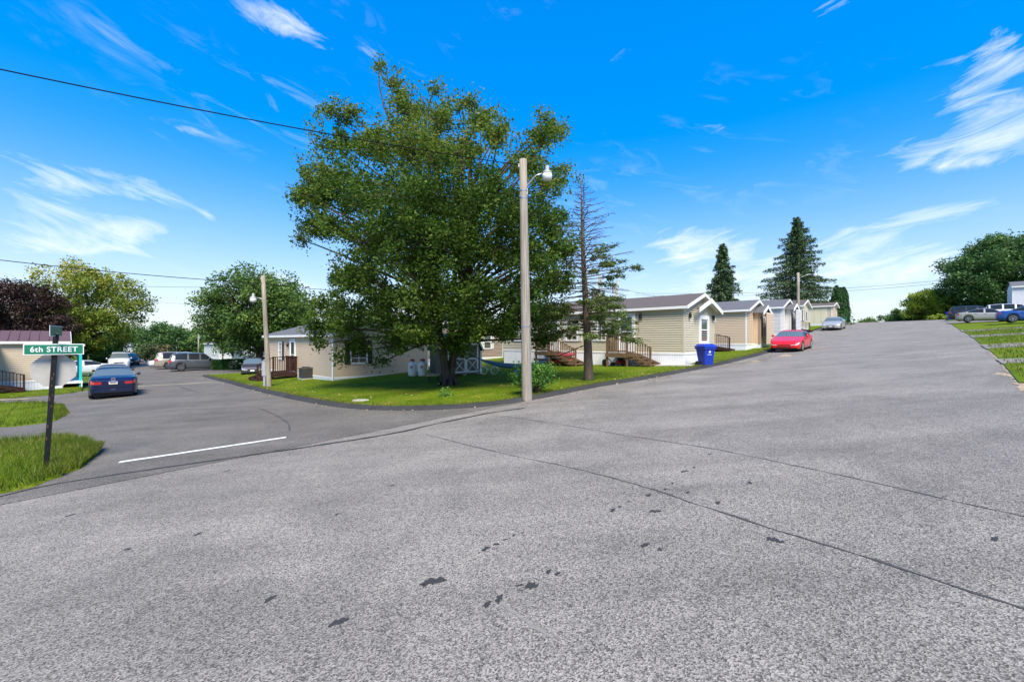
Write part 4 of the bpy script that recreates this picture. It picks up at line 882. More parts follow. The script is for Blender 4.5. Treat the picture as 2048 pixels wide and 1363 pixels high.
# air conditioner
q = gp(612, 761, .1); ac = empty('air_conditioner', q, ROT, 'square dark grey air conditioner unit beside the small deck', 'air conditioner')
MB().bb((-.36, -.36, 0), (.36, .36, .06)).build('pad', 'concrete', ac); MB().bb((-.29, -.29, .06), (.29, .29, .62)).build('coil', 'black', ac)
for z in np.arange(.1, .62, .045): MB().bb((-.31, -.31, z), (.31, .31, z+.02)).build('louver', 'ac_grey', ac)
MB().bb((-.33, -.33, .62), (.33, .33, .68)).build('top_cover', 'ac_grey', ac); MB().lathe([(.25, .68), (.2, .73), (.02, .74)], 16).build('fan_guard', 'black', ac)
# hammock between maple and conifer
mtr = gp(893, 774, .08); ctr = gp(1177, 764, .08)
ha = Vector((mtr.x+.35, mtr.y-.15, mtr.z+1.65)); hb_ = Vector((ctr.x-.1, ctr.y, ctr.z+1.45))
hm = empty('hammock', ((ha.x+hb_.x)/2, (ha.y+hb_.y)/2, G((ha.x+hb_.x)/2, (ha.y+hb_.y)/2)+.09), 0, 'blue fabric hammock strung between the maple and the bare conifer', 'hammock')
o = Vector(hm.location); h0, h1_ = ha.lerp(hb_, .2), ha.lerp(hb_, .72); h0.z -= .52; h1_.z -= .62; mb = MB(); n = 24; m_ = 8
dirn = (h1_-h0); sidev = Vector((-dirn.y, dirn.x, 0)).normalized()
for i in range(n+1):
    t = i/n; c = h0.lerp(h1_, t)-Vector((0, 0, 4*.28*t*(1-t))); wv = .03+.24*math.sin(math.pi*t)**.6
    for j in range(m_+1):
        a = (j/m_-.5)*math.pi; mb.v.append(tuple(c-o+sidev*math.sin(a)*wv+Vector((0, 0, -math.cos(a)*wv*.75+wv*.4))))
mb.f = [(i*(m_+1)+j, i*(m_+1)+j+1, (i+1)*(m_+1)+j+1, (i+1)*(m_+1)+j) for i in range(n) for j in range(m_)]
mb.build('hammock_fabric', 'hammock_blue', hm, True); MB().tube([ha-o, h0-o], .02, 6).build('strap', 'black', hm); MB().tube([hb_-o, h1_-o], .02, 6).build('strap', 'black', hm)
cm = h0.lerp(h1_, .55)-o; MB().bb((cm.x-.08, cm.y-.1, cm.z-.62), (cm.x+.1, cm.y+.06, cm.z-.38)).build('stuff_sack', 'hammock_blue', hm)
# child's bicycle by the shed
q = gp(978, 752, .09); bk = empty('bicycle', q, R(-15), "small white and teal child's bicycle beside the shed", 'bicycle')
for x in (-.3, .3): 
    w = MB().tube([(x+.2*math.cos(a), 0, .22+.2*math.sin(a)) for a in np.linspace(0, 2*math.pi, 19)], .024, 6, False).build('wheel', 'sign_white', bk, True)
    sp_ = MB()
    for a in np.linspace(0, math.pi, 5)[:-1]: sp_.beam((x-.19*math.cos(a), 0, .22-.19*math.sin(a)), (x+.19*math.cos(a), 0, .22+.19*math.sin(a)), .006, .006, Vector((0, 1, 0)))
    sp_.build('spokes', 'steel', w)
MB().tube([(-.3, 0, .22), (-.1, 0, .5), (.2, 0, .52), (.3, 0, .22)], .018, 6).tube([(-.3, 0, .22), (-.02, 0, .22), (.2, 0, .5)], .018, 6).tube([(-.02, 0, .22), (-.12, 0, .58)], .015, 6).build('bicycle_frame', 'teal', bk)
MB().box((-.13, 0, .6), (.2, .09, .05)).build('saddle', 'sign_white', bk); MB().tube([(.2, 0, .5), (.17, 0, .72), (.1, .2, .74)], .013, 6).tube([(.17, 0, .72), (.1, -.2, .74)], .013, 6).build('handlebar', 'steel', bk); MB().box((.3, 0, .62), (.12, .2, .14)).build('basket', 'tank_red', bk)
# bench board under the maple
q = gp(866, 768, .08); tb = empty('plank_bench', q, R(-8), 'low worn plank bench left of the maple trunk', 'bench')
MB().box((0, 0, .36), (.62, .3, .12), Matrix.Rotation(R(-3), 3, 'Y')).build('plank', 'old_board', tb)
for x in (-.2, .22): MB().beam((x, -.1, .3), (x+.05, -.05, 0), .04, .04).beam((x, .1, .3), (x+.05, .06, 0), .04, .04).build('leg', 'shutter_dark', tb)
# kayaks beneath the left deck
def kayak(label, loc, rz, L, m):
    k = empty('kayak', loc, rz, label, 'kayak', 'kayaks under the deck'); mb = MB(); n = 16; ms_ = 10
    for i in range(n+1):
        t = i/n; w = .33*math.sin(math.pi*min(max(t, .02), .98))**.6; rz_ = .05+.13*abs(2*t-1)**2.2
        for j in range(ms_): a = 2*math.pi*j/ms_; mb.v.append(((t-.5)*L, w*math.cos(a), .2+rz_+.17*math.sin(a)*(.35+w*2)))
    mb.f = [(i*ms_+j, i*ms_+(j+1) % ms_, (i+1)*ms_+(j+1) % ms_, (i+1)*ms_+j) for i in range(n) for j in range(ms_)]+[tuple(range(ms_)), tuple(range(n*ms_, n*ms_+ms_))]
    mb.build('hull', m, k, True); MB().lathe([(.24, .0), (.26, .04), (.2, .05), (.18, .0)], 14, (0, 0, .42)).build('cockpit_rim', 'black', k)
    return k
y = uv2xy(21.2, 16.9); kayak('salmon red kayak under the left deck, lower one', (y[0], y[1], G(*y)+.05), ROT+math.pi/2, 3.0, 'kayak_red')
y = uv2xy(21.35, 16.6); kayak('crimson kayak lying on top under the left deck', (y[0], y[1], G(*y)+.42), ROT+math.pi/2+.06, 2.4, 'kayak_pink')
# mower / ride-on under right deck
y = uv2xy(21.25, 12.2); mw = empty('lawn_mower', (y[0], y[1], G(*y)+.09), ROT+math.pi/2, 'red push mower stored under the right brown deck', 'mower')
MB().lathe([(.3, .12), (.32, .2), (.28, .3), (.1, .34)], 12).build('mower_deck', 'mower_red', mw); MB().bb((-.13, -.13, .32), (.13, .13, .52)).build('engine', 'black', mw)
for x in (-.28, .28):
    for z_ in (-.26, .26): MB().lathe([(.1, -.03), (.1, .03)], 12, (x, z_, .1), 'y').build('wheel', 'rubber', mw)
MB().tube([(-.25, -.2, .3), (-.6, -.2, .75), (-.6, .2, .75), (-.25, .2, .3)], .015, 6).build('handle', 'black', mw)
y = uv2xy(21.0, 12.75); bx = empty('balance_bike', (y[0], y[1], G(*y)+.09), ROT+math.pi/2, 'dark toy tricycle beside the mower under the deck', 'tricycle')
for x, r_ in ((.25, .2), (-.2, .12)): MB().lathe([(r_*.7, -.02), (r_, -.03), (r_, .03), (r_*.7, .02)], 14, (x, 0, r_), 'y').build('wheel', 'rubber', bx)
MB().tube([(.25, 0, .2), (.2, 0, .5), (-.05, 0, .35), (-.2, 0, .13)], .025, 6).build('tricycle_frame', 'mower_red', bx); MB().tube([(.2, -.2, .55), (.2, .2, .55)], .014, 6).build('handlebar', 'black', bx)
# stepping stone and utility cover, toy at left edge
q = gp(722, 806, .1); tag(MB().add([(q.x+a*.28*(1+.1*math.sin(a*9)), q.y+b*.14, q.z-.02+c*.05) for c in (0, 1) for a, b in ((-1, -.6), (.2, -1), (1, -.2), (.7, .8), (-.5, 1))], [(5, 6, 7, 8, 9)]+[(k, (k+1) % 5, (k+1) % 5+5, k+5) for k in range(5)]).build('flat_stone', 'concrete'), 'flat pale stone in the lawn near the kerb', 'stone')
q = gp(4, 777, .02); ty = empty('ride_on_toy', q, 0, 'yellow plastic toy beside the navy cart', 'toy'); MB().tube([(-.3, 0, .06), (-.2, 0, .22), (.1, 0, .24), (.3, 0, .08)], .05, 8).build('toy_body', 'yellow_toy', ty, True); MB().lathe([(.08, -.04), (.08, .04)], 12, (.2, -.08, .08), 'y').build('wheel', 'rubber', ty)
q = gp(75, 775, .02); mbk = empty('black_mat', q, ROT+math.pi/2, 'folded black tarp lying below the stop sign', 'tarp'); MB().box((0, -1.0, .07), (.6, 3.2, .12)).box((.1, -.4, .16), (.5, 1.6, .08)).build('tarp_fold', 'black', mbk)
# ================================================================== vegetation
def leaf_object(name, pts, size, tint, m, parent, up=.35, aspect=.6, dirs=None, fold=.25):
    """one small folded leaf (two triangles) at each point"""
    n = len(pts); pts = np.asarray(pts, float); sz = size*RNG.uniform(.65, 1.35, n)[:, None]
    nrm = RNG.normal(size=(n, 3)); nrm[:, 2] = np.abs(nrm[:, 2])*.8+up; nrm /= np.linalg.norm(nrm, axis=1)[:, None]
    a = RNG.normal(size=(n, 3)) if dirs is None else dirs+RNG.normal(size=(n, 3))*.25
    a -= (a*nrm).sum(1)[:, None]*nrm; a /= np.linalg.norm(a, axis=1)[:, None]+1e-9; b = np.cross(nrm, a)
    v = np.empty((n, 4, 3)); v[:, 0] = pts-a*sz*.5; v[:, 2] = pts+a*sz*.5
    v[:, 1] = pts+b*sz*aspect*.5+nrm*sz*fold*.5; v[:, 3] = pts-b*sz*aspect*.5+nrm*sz*fold*.5
    me = bpy.data.meshes.new(name); me.vertices.add(4*n); me.vertices.foreach_set('co', v.reshape(-1).astype(np.float32))
    base = np.arange(n)*4; tri = np.stack([base, base+1, base+2, base, base+2, base+3], 1).reshape(-1)
    me.loops.add(6*n); me.loops.foreach_set('vertex_index', tri.astype(np.int32)); me.polygons.add(2*n)
    me.polygons.foreach_set('loop_start', (np.arange(2*n)*3).astype(np.int32)); me.polygons.foreach_set('loop_total', np.full(2*n, 3, np.int32))
    at_ = me.attributes.new('tint', 'FLOAT', 'POINT'); at_.data.foreach_set('value', np.repeat(np.clip(tint, 0, 1), 4).astype(np.float32))
    me.update(); me.validate(); me.materials.append(MATS[m]); return link(name, me, parent)
def clump_points(c, r, n, tw=None, flat=.85, sig=.22):
    """n leaves around twig centres spread on a lump of radius r"""
    tw = tw or max(5, int(r*r*9)+4); d = RNG.normal(size=(tw, 3)); d /= np.linalg.norm(d, axis=1)[:, None]
    t = c+d*np.array([1, 1, flat])*r*RNG.uniform(.35, 1.0, tw)[:, None]; k = RNG.integers(0, tw, n)
    return t[k]+RNG.normal(size=(n, 3))*np.array([1, 1, .8])*max(.12, r*sig)
def limb(mb, a, b, r0, r1, bend=.15, n=5):
    a, b = Vector(a), Vector(b); L = (b-a).length; off = Vector((random.uniform(-1, 1), random.uniform(-1, 1), random.uniform(.0, .8)))*L*bend
    pts = [a.lerp(b, t)+off*math.sin(math.pi*t) for t in [k/n for k in range(n+1)]]
    mb.tube(pts, [r0+(r1-r0)*(k/n)**.8 for k in range(n+1)], 6, False); return pts
def broad_tree(name, label, base, clumps, nleaf, size, leaf, trunk=(.25, 2.), bark='bark', tint=None, cat='tree', group=None, forks=None, sig=.22, aspect=.6):
    """clumps: list of (x,y,z,r) relative to base"""
    t = empty(name, base, random.random()*.0, label, cat, group); r0, hf = trunk; mb = MB()
    fl = [(0, 0, -.25, r0*1.6), (0, 0, .05, r0*1.35), (0, 0, .35, r0*1.05), (.03, 0, hf*.6, r0*.95), (.0, 0, hf, r0*.85)]
    mb.tube([f[:3] for f in fl], [f[3] for f in fl], 12)
    for (x, y, z, r) in clumps:
        s = Vector((x*.12, y*.12, min(hf+max(0, z-hf)*.25, z*.9))) if z > hf else Vector((0, 0, min(hf, max(.3, z*.8))))
        limb(mb, s if z > hf*1.5 else (0, 0, min(hf*.95, max(z*.7, .3))), (x, y, z), max(.03, r0*.32), .02)
        if z > hf*1.5: limb(mb, (0, 0, hf*.9), s, r0*.45, r0*.3, .05, 3)
        for _ in range(3):
            d = Vector((random.gauss(0, 1), random.gauss(0, 1), random.gauss(.3, .8))).normalized()*r*.8; limb(mb, (x, y, z), Vector((x, y, z))+d, .025, .008, .1, 3)
    mb.build('trunk', bark, t, True)
    w = np.array([c[3]**2 for c in clumps]); w /= w.sum(); P = []; Tn = []
    zmax = max(c[2]+c[3] for c in clumps); zmin = min(c[2]-c[3] for c in clumps)
    for c, f in zip(clumps, w):
        k = max(12, int(nleaf*f)); p = clump_points(np.array(c[:3]), c[3], k, sig=sig); P.append(p)
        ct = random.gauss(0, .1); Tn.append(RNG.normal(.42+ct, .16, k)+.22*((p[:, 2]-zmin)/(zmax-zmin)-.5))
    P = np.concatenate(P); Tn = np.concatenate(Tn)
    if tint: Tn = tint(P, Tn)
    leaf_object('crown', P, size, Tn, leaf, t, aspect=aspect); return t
# ---- big maple in the corner lawn
mb_ = Vector(mtr); Ym = mb_.y; sc_ = Ym/F
px_cl = [(757, 133, 9), (785, 165, 18), (800, 190, 16), (868, 178, 11), (820, 222, 34), (878, 235, 34), (915, 215, 18), (945, 205, 16), (962, 240, 26), (985, 275, 26), (690, 232, 24), (660, 225, 14), (680, 285, 44), (740, 292, 48), (830, 300, 66), (915, 305, 60), (1092, 240, 12), (1078, 280, 30), (1112, 262, 16), (1058, 325, 36), (1100, 365, 36), (640, 350, 40), (596, 398, 24), (632, 392, 38), (700, 380, 72), (800, 400, 84), (900, 410, 84), (985, 390, 62), (1045, 430, 54), (1098, 450, 40), (612, 455, 24), (655, 455, 36), (600, 478, 10), (735, 480, 60), (820, 500, 80), (910, 500, 80), (1000, 490, 70), (1070, 520, 56), (1122, 500, 30), (690, 560, 40), (740, 560, 56), (650, 612, 40), (640, 655, 26), (700, 640, 54), (770, 620, 66), (860, 600, 70), (950, 590, 70), (1040, 590, 60), (1105, 570, 36), (1098, 630, 34), (1030, 640, 40), (950, 655, 36), (1000, 670, 22), (850, 660, 44), (795, 680, 30), (715, 690, 28), (768, 722, 12), (690, 715, 12), (900, 690, 24), (930, 700, 18), (640, 690, 14), (1085, 680, 22)]
cl = []
for (px, py, r) in px_cl:
    X = (px-CX)*sc_-mb_.x; Z = EYE+(CY-py)*sc_-mb_.z; rr = r*sc_*1.0
    hgt = (Z-2.0)/12; Rm = 5.6*math.sqrt(max(.05, 1-(2*hgt-.75)**2)) if hgt < .85 else 1.8
    D_ = math.sqrt(max(0, Rm*Rm-X*X*.8))*.85; k = 1 if r < 20 else (3 if D_ > 1.5 else 2)
    for j in range(k):
        dy = random.uniform(-D_, D_) if k == 1 else (-D_+2*D_*j/(k-1))*random.uniform(.65, 1.0)
        s = (Ym+dy)/Ym; jj = random.uniform(-.25, .25)*(r > 20)
        cl.append(((X+mb_.x)*s-mb_.x+jj, dy, (Z+mb_.z-EYE)*s+EYE-mb_.z+jj*.5, rr*random.uniform(.9, 1.1)))
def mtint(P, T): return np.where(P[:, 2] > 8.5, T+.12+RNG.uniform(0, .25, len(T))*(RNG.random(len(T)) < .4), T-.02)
mt = empty('maple_tree', mb_, 0, 'big spreading maple in the middle of the corner lawn', 'tree'); mb = MB()
mb.tube([(0, 0, -.2), (.02, 0, .05), (.0, 0, .35), (-.12, 0, 1.2), (-.34, 0, 2.4), (-.35, .1, 4), (-.5, .2, 6.5), (-.4, .1, 9)], [.32, .25, .20, .17, .16, .14, .11, .04], 12)
mb.tube([(.2, .05, -.1), (.2, .05, .3), (.34, .05, 1.3), (.62, .05, 2.4), (.85, -.1, 4), (1.0, -.2, 6.5), (1.0, 0, 9.5)], [.19, .14, .12, .12, .11, .1, .04], 12)
mb.tube([(.1, .25, .1), (.2, .35, 1.3), (.1, .7, 3), (.3, 1.2, 6), (.1, 1.3, 9.5)], [.2, .13, .12, .1, .04], 10)
for a in range(8): an = a*.8+.3; mb.tube([(.1+.25*math.cos(an), .25*math.sin(an), .3), (.1+.42*math.cos(an), .4*math.sin(an), .05), (.1+.62*math.cos(an), .6*math.sin(an), -.1)], [.1, .08, .03], 6)
for (x, y, z, r) in cl:
    side = (-.4 if x < 0 else .7); s = Vector((side, y*.1, max(1.9, min(z*.6, 8)))); limb(mb, s, (x, y, z), .07+.02*random.random(), .018, .12)
    for _ in range(4): d = Vector((random.gauss(0, 1), random.gauss(0, 1), random.gauss(.2, .8))).normalized()*r*.85; limb(mb, (x, y, z), Vector((x, y, z))+d, .02, .006, .1, 3)
mb.build('trunk', 'bark', mt, True)
w = np.array([c[3]**1.8 for c in cl]); w /= w.sum(); P = []; Tn = []
for c, f in zip(cl, w):
    k = max(60, int(150000*f)); p = clump_points(np.array(c[:3]), c[3]*.90, k, tw=int(9+c[3]*c[3]*13), sig=.125); P.append(p); Tn.append(RNG.normal(.40+random.gauss(0, .12), .16, k))
    for _ in range(4):                       # sprays reaching past the clump
        d = RNG.normal(size=3); d[2] = abs(d[2])*.7-.15; d /= np.linalg.norm(d); q = np.array(c[:3])+d*c[3]*random.uniform(1.0, 1.35); kk = random.randint(25, 70)
        P.append(q+RNG.normal(size=(kk, 3))*np.array([.16, .16, .2])); Tn.append(RNG.normal(.5, .16, kk))
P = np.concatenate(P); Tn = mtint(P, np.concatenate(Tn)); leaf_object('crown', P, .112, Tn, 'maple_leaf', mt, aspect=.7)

# ---- half-dead conifer
cb_ = Vector(ctr); cs = cb_.y/F; ctree = empty('bare_conifer', cb_, 0, 'half bare conifer with dead upper branches beside the deck', 'tree'); Hc = (764-366)*cs; mb = MB()
mb.tube([(0, 0, -.15), (0, 0, .15), (-.02, 0, 1.2), (-.12, 0, Hc*.4), (-.25, 0, Hc*.7), (-.3, 0, Hc)], [.27, .2, .17, .125, .075, .012], 12)
NP = []; ND = []
for k in range(150):
    t = .22+.77*(k/150)**.9; z = Hc*t; an = k*2.4+random.uniform(-.4, .4)
    Lb = (3.3*(1-t)**.8+.15)*random.uniform(.5, 1.1)*(1 if t > .42 else .8); xc = -.12*min(1, t/.4)-.16*max(0, t-.4)
    if math.cos(an) > .2: Lb *= 1.1
    up = .1+.55*max(0, t-.3); d = Vector((math.cos(an), math.sin(an), up*.6 if t > .5 else -.08)); a = Vector((xc, 0, z)); b = a+d*Lb
    pts = limb(mb, a, b, .032*(1-t)+.012, .005, .06, 5)
    live = t < .40 or (t < .62 and math.cos(an) > .1 and random.random() < .8)
    for q in range(9 if t < .85 else 4):
        s = random.uniform(.25, 1); p = a.lerp(b, s); side = Vector((-d.y, d.x, 0))*random.choice((-1, 1)); e = p+(side*.6+d*.7+Vector((0, 0, random.uniform(-.3, .15))))*Lb*.28*(1.2-s*.6)
        mb.tube([p, p.lerp(e, .5)+Vector((0, 0, .01)), e], [.008, .006, .003], 4, False)
        if live and s > .35:
            n = 34; tt = RNG.random(n)[:, None]; NP.append(np.array(p)+(np.array(e)-np.array(p))*tt*1.25+RNG.normal(size=(n, 3))*.05); ND.append(np.tile(np.array((e-p).normalized()), (n, 1)))
mb.build('trunk', 'conifer_bark', ctree, True)
NP = np.concatenate(NP); ND = np.concatenate(ND); leaf_object('foliage', NP, .13, RNG.normal(.5, .2, len(NP)), 'needle_light', ctree, dirs=ND, aspect=.3)

# ---- generic spruce
def spruce(label, px, pyb, pyt, Y, rad, n, leaf='needle', lean=.0, droop=.35, group='tall spruces'):
    x = (px-CX)/F*Y; zt = EYE+(CY-pyt)/F*Y; gz = G(x, Y); H_ = zt-gz; t_ = empty('spruce_tree', (x, Y, gz), 0, label, 'tree', group); mb = MB(); mb.tube([(0, 0, -.2), (0, 0, H_*.5), (lean*H_, 0, H_)], [.32, .2, .02], 8); NP = []; ND = []
    for k in range(n):
        t = .08+.91*(k/n); z = H_*t; an = k*2.399+random.uniform(-.5, .5); Lb = rad*((1-t)**.8)*random.uniform(.45, 1.15)+.15
        d = Vector((math.cos(an), math.sin(an), .12-droop*(1-t))); a = Vector((lean*z, 0, z)); b = a+d*Lb; mb.tube([a, a.lerp(b, .5)+Vector((0, 0, .05*Lb)), b], [.04, .025, .006], 4, False)
        m = int(40+46*Lb); s = RNG.uniform(.15, 1.05, m)[:, None]; p = np.array(a)+(np.array(b)-np.array(a))*s; side = np.array([-d.y, d.x, 0])
        p = p+side*RNG.normal(size=(m, 1))*(.22*Lb*(1.15-s))*.8+np.array([0, 0, -1])*np.abs(RNG.normal(size=(m, 1)))*.22*min(1., Lb)+RNG.normal(size=(m, 3))*.06
        NP.append(p); ND.append(np.tile(np.array(d)+np.array([0, 0, -.4]), (m, 1)))
    mb.build('trunk', 'conifer_bark', t_, True); NP = np.concatenate(NP); leaf_object('foliage', NP, .30, RNG.normal(.42, .2, len(NP)), leaf, t_, dirs=np.concatenate(ND), aspect=.38)
spruce('slender spruce behind the tan and grey homes', 1445, 640, 487, 52, 3.0, 150)
spruce('tall wide spruce behind the cream home', 1594, 640, 433, 66, 6.6, 210)
# column cedars
for k, (px, pyt, u, v, lb) in enumerate([(1703, 571, 83, 10.4, 'column cedar nearest the far tan home'), (1712, 575, 85, 10.2, 'middle column cedar behind the green cart'), (1720, 574, 87, 10.0, 'column cedar furthest to the right of its row')]):
    q = guv(u, v); H_ = EYE+(CY-pyt)/F*q.y-q.z; t_ = empty('column_cedar', q, 0, lb, 'tree', 'column cedars'); MB().tube([(0, 0, -.2), (0, 0, H_*.9)], [.12, .02], 6).build('trunk', 'conifer_bark', t_); n = 6500
    tz = RNG.random(n)**.85; an = RNG.uniform(0, 2*math.pi, n); rr = .85*np.minimum(1, tz*9+.4)*np.sqrt(np.maximum(0, 1-tz**2.2))*(1+.1*np.sin(an*5+tz*14))*RNG.uniform(.75, 1.05, n)
    leaf_object('foliage', np.stack([rr*np.cos(an), rr*np.sin(an), tz*H_], 1), .24, RNG.normal(.45, .22, n), 'cedar', t_, dirs=np.tile([0, 0, 1.], (n, 1)), aspect=.4)
# ---- trees defined by their place, height and spread
def envelope(Hc, hb, rx, n, rmin, rmax, shape=1.):
    out = []
    while len(out) < n:
        x, y, z = RNG.uniform(-1, 1, 3); q = x*x+y*y+abs(z)**2
        if q > 1 or q < .16: continue
        if z < 0: x, y = x*shape, y*shape
        out.append((x*rx, y*rx*.9, hb+(z+1)/2*(Hc-hb), random.uniform(rmin, rmax)))
    return out
def ptree(name, label, px, pyt, pyb, Y, rx, hbf, n, nleaf, size, leaf, rr=(.6, 1.2), trunk=(.25, 2.), group=None, bz=None, cat='tree', sig=.22, shape=1., bark='bark'):
    x = (px-CX)/F*Y; gz = G(x, Y) if bz is None else bz; Ht = EYE+(CY-pyt)/F*Y-gz
    return broad_tree(name, label, (x, Y, gz), [(a, b, min(c, Ht-r*.8), r) for a, b, c, r in envelope(Ht-rr[0], Ht*hbf, rx, n, *rr)], nleaf, size, leaf, trunk, bark=bark, group=group, cat=cat, sig=sig)
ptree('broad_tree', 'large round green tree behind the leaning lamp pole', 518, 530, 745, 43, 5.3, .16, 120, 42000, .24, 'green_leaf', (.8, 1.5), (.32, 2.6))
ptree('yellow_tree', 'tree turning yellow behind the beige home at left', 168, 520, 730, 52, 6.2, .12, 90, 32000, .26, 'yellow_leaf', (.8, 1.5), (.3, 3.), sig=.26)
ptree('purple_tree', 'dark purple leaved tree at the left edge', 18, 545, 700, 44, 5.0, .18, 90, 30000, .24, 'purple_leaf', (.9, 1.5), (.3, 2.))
ptree('dark_tree', 'dark round tree at the bend of the side street', 318, 642, 715, 88, 5.0, .1, 40, 11000, .4, 'dark_leaf', (1.0, 1.7), (.3, 2.))
ptree('crape_myrtle', 'rounded shrub with pinkish blossom tops by the side street', 311, 684, 722, 68, 2.7, .05, 40, 9000, .22, 'blossom_leaf', (.4, .8), (.1, .6), cat='shrub')
ptree('young_tree', 'young slim tree in front of the pale blue home', 445, 640, 735, 52, 1.7, .35, 18, 4200, .22, 'green_leaf', (.4, .7), (.07, 1.8))
ptree('evergreen_shrub', 'dark rounded evergreen shrub beside the yellow tree', 205, 690, 730, 56, 1.6, .02, 22, 5000, .2, 'dark_leaf', (.4, .7), (.08, .5), cat='shrub')
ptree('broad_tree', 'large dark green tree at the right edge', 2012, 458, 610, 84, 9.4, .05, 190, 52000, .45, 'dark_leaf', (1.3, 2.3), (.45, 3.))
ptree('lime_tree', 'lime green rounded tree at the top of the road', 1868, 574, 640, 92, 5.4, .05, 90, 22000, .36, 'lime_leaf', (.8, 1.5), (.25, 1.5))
ptree('hedge_shrub', 'low dark shrub left of the lime tree', 1812, 615, 642, 98, 4.0, .05, 30, 7000, .36, 'green_leaf', (.6, 1.1), (.1, .6), cat='shrub')
ptree('grass_clump', 'round ornamental grass clump beside the top blue cart', 1876, 628, 641, 75, 1.2, .02, 16, 2500, .3, 'lime_leaf', (.3, .5), (.03, .3), cat='shrub')
for k, (px, pyt, Y, rx, lb) in enumerate([(265, 652, 150, 9, 'distant tree left of the street end'), (240, 640, 120, 6, 'distant green tree behind the white van'), (385, 652, 140, 8, 'distant tree above the minivan'), (375, 668, 115, 6, 'distant dark tree behind the far pole'), (420, 668, 120, 7, 'distant tree above the slate home'), (455, 676, 110, 6, 'distant tree behind the pale blue home'),
                                         (1250, 602, 95, 3.2, 'treetop peeking over the sage home roof'), (1655, 602, 110, 3.5, 'pale treetop behind the cream home'), (1765, 628, 160, 6, 'distant trees past the road crest'), (1735, 634, 190, 6, 'distant treetop beside the cedars at the crest')]):
    x = (px-CX)/F*Y; ptree('distant_tree', lb, px, pyt, 0, Y, rx, .05, 26, 5200, .6, 'green_leaf' if k % 2 else 'dark_leaf', (1.1, 2.2), (.3, 2.), 'distant trees')
# wooded horizon beyond
P = []; Tn = []
for k in range(190):
    x = -270+k*2.6+random.uniform(-2, 2); Yw = 255+random.uniform(-14, 14); gz = G(x, Yw); hh = random.uniform(5, 9.5)
    for _ in range(5): c = np.array([x+random.gauss(0, 2), Yw+random.gauss(0, 2), gz+hh*random.uniform(.2, .85)]); P.append(clump_points(c, random.uniform(1.5, 2.8), 55)); Tn.append(RNG.normal(.45+random.gauss(0, .1), .15, 55))
tw = leaf_object('treeline', np.concatenate(P), 1.3, np.concatenate(Tn), 'green_leaf', None); tw['kind'] = 'stuff'; tw['label'] = 'distant wooded treeline along the horizon'; tw['category'] = 'treeline'
# hedges by the hatchback
for (px, py, w_, d_, h_, lb) in [(455, 739, 2.6, 1.0, 1.0, 'clipped green hedge left of the hatchback'), (478, 742, 3.0, 1.1, 1.05, 'long clipped hedge behind the hatchback'), (520, 745, 2.0, 1.1, 1.15, 'clipped hedge right of the hatchback')]:
    Yh = 45; x = (px-CX)/F*Yh; q = Vector((x, Yh, G(x, Yh))); hd = empty('hedge', q, .1, lb, 'hedge', 'clipped hedges'); n = 4200; p = RNG.uniform(-1, 1, (n, 3)); ax = RNG.integers(0, 3, n); p[np.arange(n), ax] = np.sign(p[np.arange(n), ax])*RNG.uniform(.85, 1.05, n)
    p = p*np.array([w_/2, d_/2, h_/2])+np.array([0, 0, h_/2]); leaf_object('foliage', p, .13, RNG.normal(.5, .2, n), 'hedge_leaf', hd); MB().box((0, 0, h_/2), (w_*.86, d_*.8, h_*.86)).build('hedge_core', 'hedge_core', hd) if False else MB().tube([(0, 0, -.1), (0, 0, h_*.7)], .05, 6).build('stem', 'bark', hd)
# shrub at the near pole, small weeds
q = gp(1072, 792, .08); ps_ = empty('leafy_shrub', q, 0, 'light green leafy shrub beside the tall lamp pole', 'shrub'); mb = MB(); P = []
for k in range(26):
    a = random.random()*6.28; e = Vector((math.cos(a)*random.uniform(.1, .62), math.sin(a)*.5*random.random(), random.uniform(.35, 1.0))); limb(mb, (0, 0, 0), e, .012, .004, .1, 3); P.append(clump_points(np.array(e)*.9, .2, 120))
mb.build('stems', 'bark', ps_); P = np.concatenate(P); leaf_object('foliage', P, .085, RNG.normal(.6, .2, len(P)), 'hedge_leaf', ps_)
for (px, py, r_, lb) in [(890, 797, .22, 'small weed tuft in the lawn below the maple trunk'), (532, 752, .3, 'yellow green tuft beside the meter box'), (1030, 762, .4, 'low weeds left of the tall lamp pole')]:
    q = gp(px, py, .08); wd_ = empty('weed_tuft', q, 0, lb, 'weed', 'weed tufts'); p = np.abs(RNG.normal(size=(260, 3)))*np.array([1, 1, 1]); p[:, :2] *= RNG.choice([-1, 1], (260, 2)); leaf_object('foliage', p*r_*.6, .07, RNG.normal(.8, .15, 260), 'hedge_leaf', wd_); MB().tube([(0, 0, -.05), (0, 0, r_*.7)], .006, 5).build('stem', 'bark', wd_)
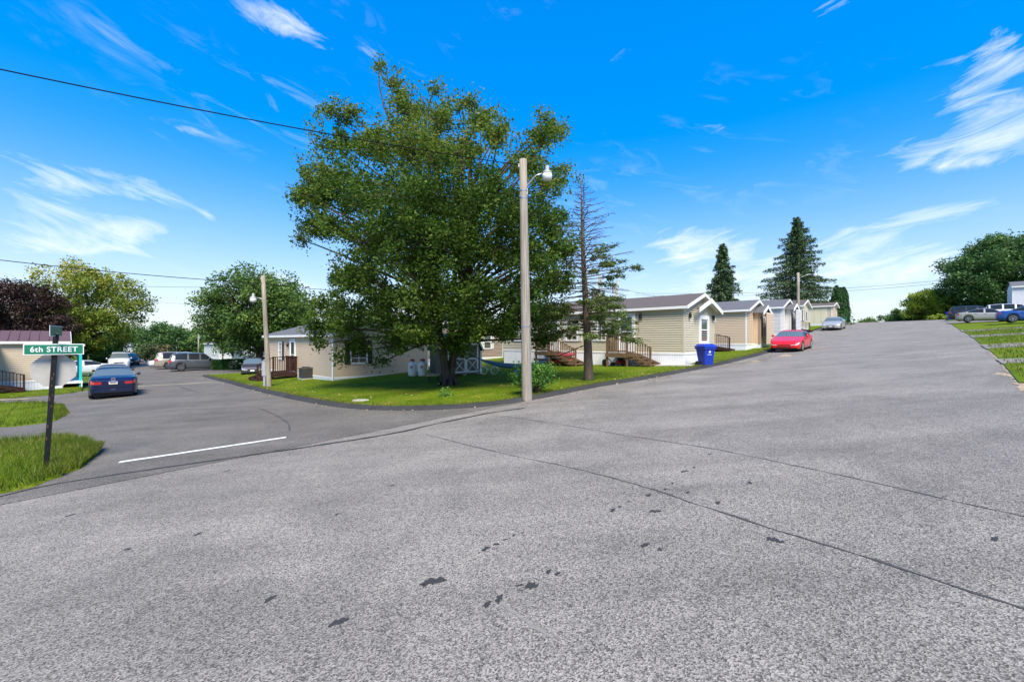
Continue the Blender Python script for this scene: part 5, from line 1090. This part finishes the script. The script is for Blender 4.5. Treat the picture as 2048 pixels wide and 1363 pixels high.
# ---- grass blades
def blades(name, label, A, B, n, h, w, tmu=.45, dz=.07, lean=.5, power=1., mode=None):
    A, B = np.array(A), np.array(B); k = RNG.integers(0, len(A)-1, n); f = RNG.random(n)[:, None]; t = RNG.random(n)[:, None]**power
    a = A[k]*(1-f)+A[k+1]*f; b = B[k]*(1-f)+B[k+1]*f; p = a*(1-t)+b*t
    if mode == 'near':
        keep = RNG.random(n) < np.minimum(1, (22/np.maximum(p[:, 1], 5))**2); p = p[keep]; n = len(p)
    z = np.array([G(*q) for q in p])+dz; an = RNG.uniform(0, 6.283, n); hh = h*RNG.uniform(.5, 1.4, n); ln = lean*RNG.uniform(.2, 1, n)*hh
    ax = np.stack([np.cos(an), np.sin(an)], 1)*w/2; la = RNG.uniform(0, 6.283, n); tip = np.stack([np.cos(la), np.sin(la)], 1)*ln[:, None]
    v = np.empty((n, 3, 3)); v[:, 0, :2] = p-ax; v[:, 1, :2] = p+ax; v[:, 2, :2] = p+tip; v[:, 0, 2] = z-.02; v[:, 1, 2] = z-.02; v[:, 2, 2] = z+hh
    me = bpy.data.meshes.new(name); me.vertices.add(3*n); me.vertices.foreach_set('co', v.reshape(-1).astype(np.float32)); me.loops.add(3*n); me.loops.foreach_set('vertex_index', np.arange(3*n, dtype=np.int32)); me.polygons.add(n); me.polygons.foreach_set('loop_start', (np.arange(n)*3).astype(np.int32)); me.polygons.foreach_set('loop_total', np.full(n, 3, np.int32))
    tn = np.clip(RNG.normal(tmu, .26, n)+.16*np.sin(p[:, 0]*1.7+2*np.sin(p[:, 1]*.9))*np.cos(p[:, 1]*1.3+p[:, 0]*.4), 0, 1); at_ = me.attributes.new('tint', 'FLOAT', 'POINT'); at_.data.foreach_set('value', np.repeat(tn, 3).astype(np.float32)); me.update(); me.validate(); me.materials.append(MATS['grass_blade'])
    o = link(name, me); o['kind'] = 'stuff'; o['label'] = label; o['category'] = 'grass'; return o
blades('long_grass', 'long unmown grass around the street sign post', A1, B1, 24000, .14, .014, .45, .06, .9)
blades('verge_grass', 'short grass on the verge patch behind the street sign', A2, B2_, 15000, .07, .016, .4, .05)
blades('verge_grass', 'short grass strip before the beige home', A3, B3_, 12000, .06, .018, .5, .05)
sel = [i for i, p in enumerate(lawnA) if p[1] < 45]
blades('lawn_grass', 'mown grass of the corner lawn around the maple', [lawnA[i] for i in sel], [back(kxy[i]) for i in sel], 150000, .055, .02, .42, .085, .7, 1.6, 'near')
blades('kerb_grass', 'ragged grass fringe along the kerb edge', [lawnA[i] for i in sel], [offs(kxy, .6)[i] for i in sel], 16000, .07, .016, .65, .085, .8)
blades('right_grass', 'grass of the verge right of the uphill road', U([(u, redge(u)) for u in np.arange(16, 50, .5)]), U([(u, -14) for u in np.arange(16, 50, .5)]), 26000, .06, .025, .5, .05)

# fallen leaves on lawn and gutter
P = []
for k in range(900):
    i = random.choice(sel); t = random.random()**2; a, b = lawnA[i], back(kxy[i]); x, y = a[0]*(1-t*.5)+b[0]*t*.5, a[1]*(1-t*.5)+b[1]*t*.5; P.append((x, y, G(x, y)+.15))
for k in range(260):
    i = random.choice(sel); x, y = offs(kxy, -random.expovariate(3.))[i] if k < 8 else (kxy[i][0]+random.gauss(0, .25), kxy[i][1]-abs(random.gauss(0, .25))); P.append((x, y, G(x, y)+.025))
fl_ = leaf_object('fallen_leaves', P, .075, RNG.uniform(.5, 1, len(P)), 'fallen_leaf', None, up=2.); fl_['kind'] = 'stuff'; fl_['label'] = 'dry fallen leaves scattered on the corner lawn and gutter'; fl_['category'] = 'leaves'
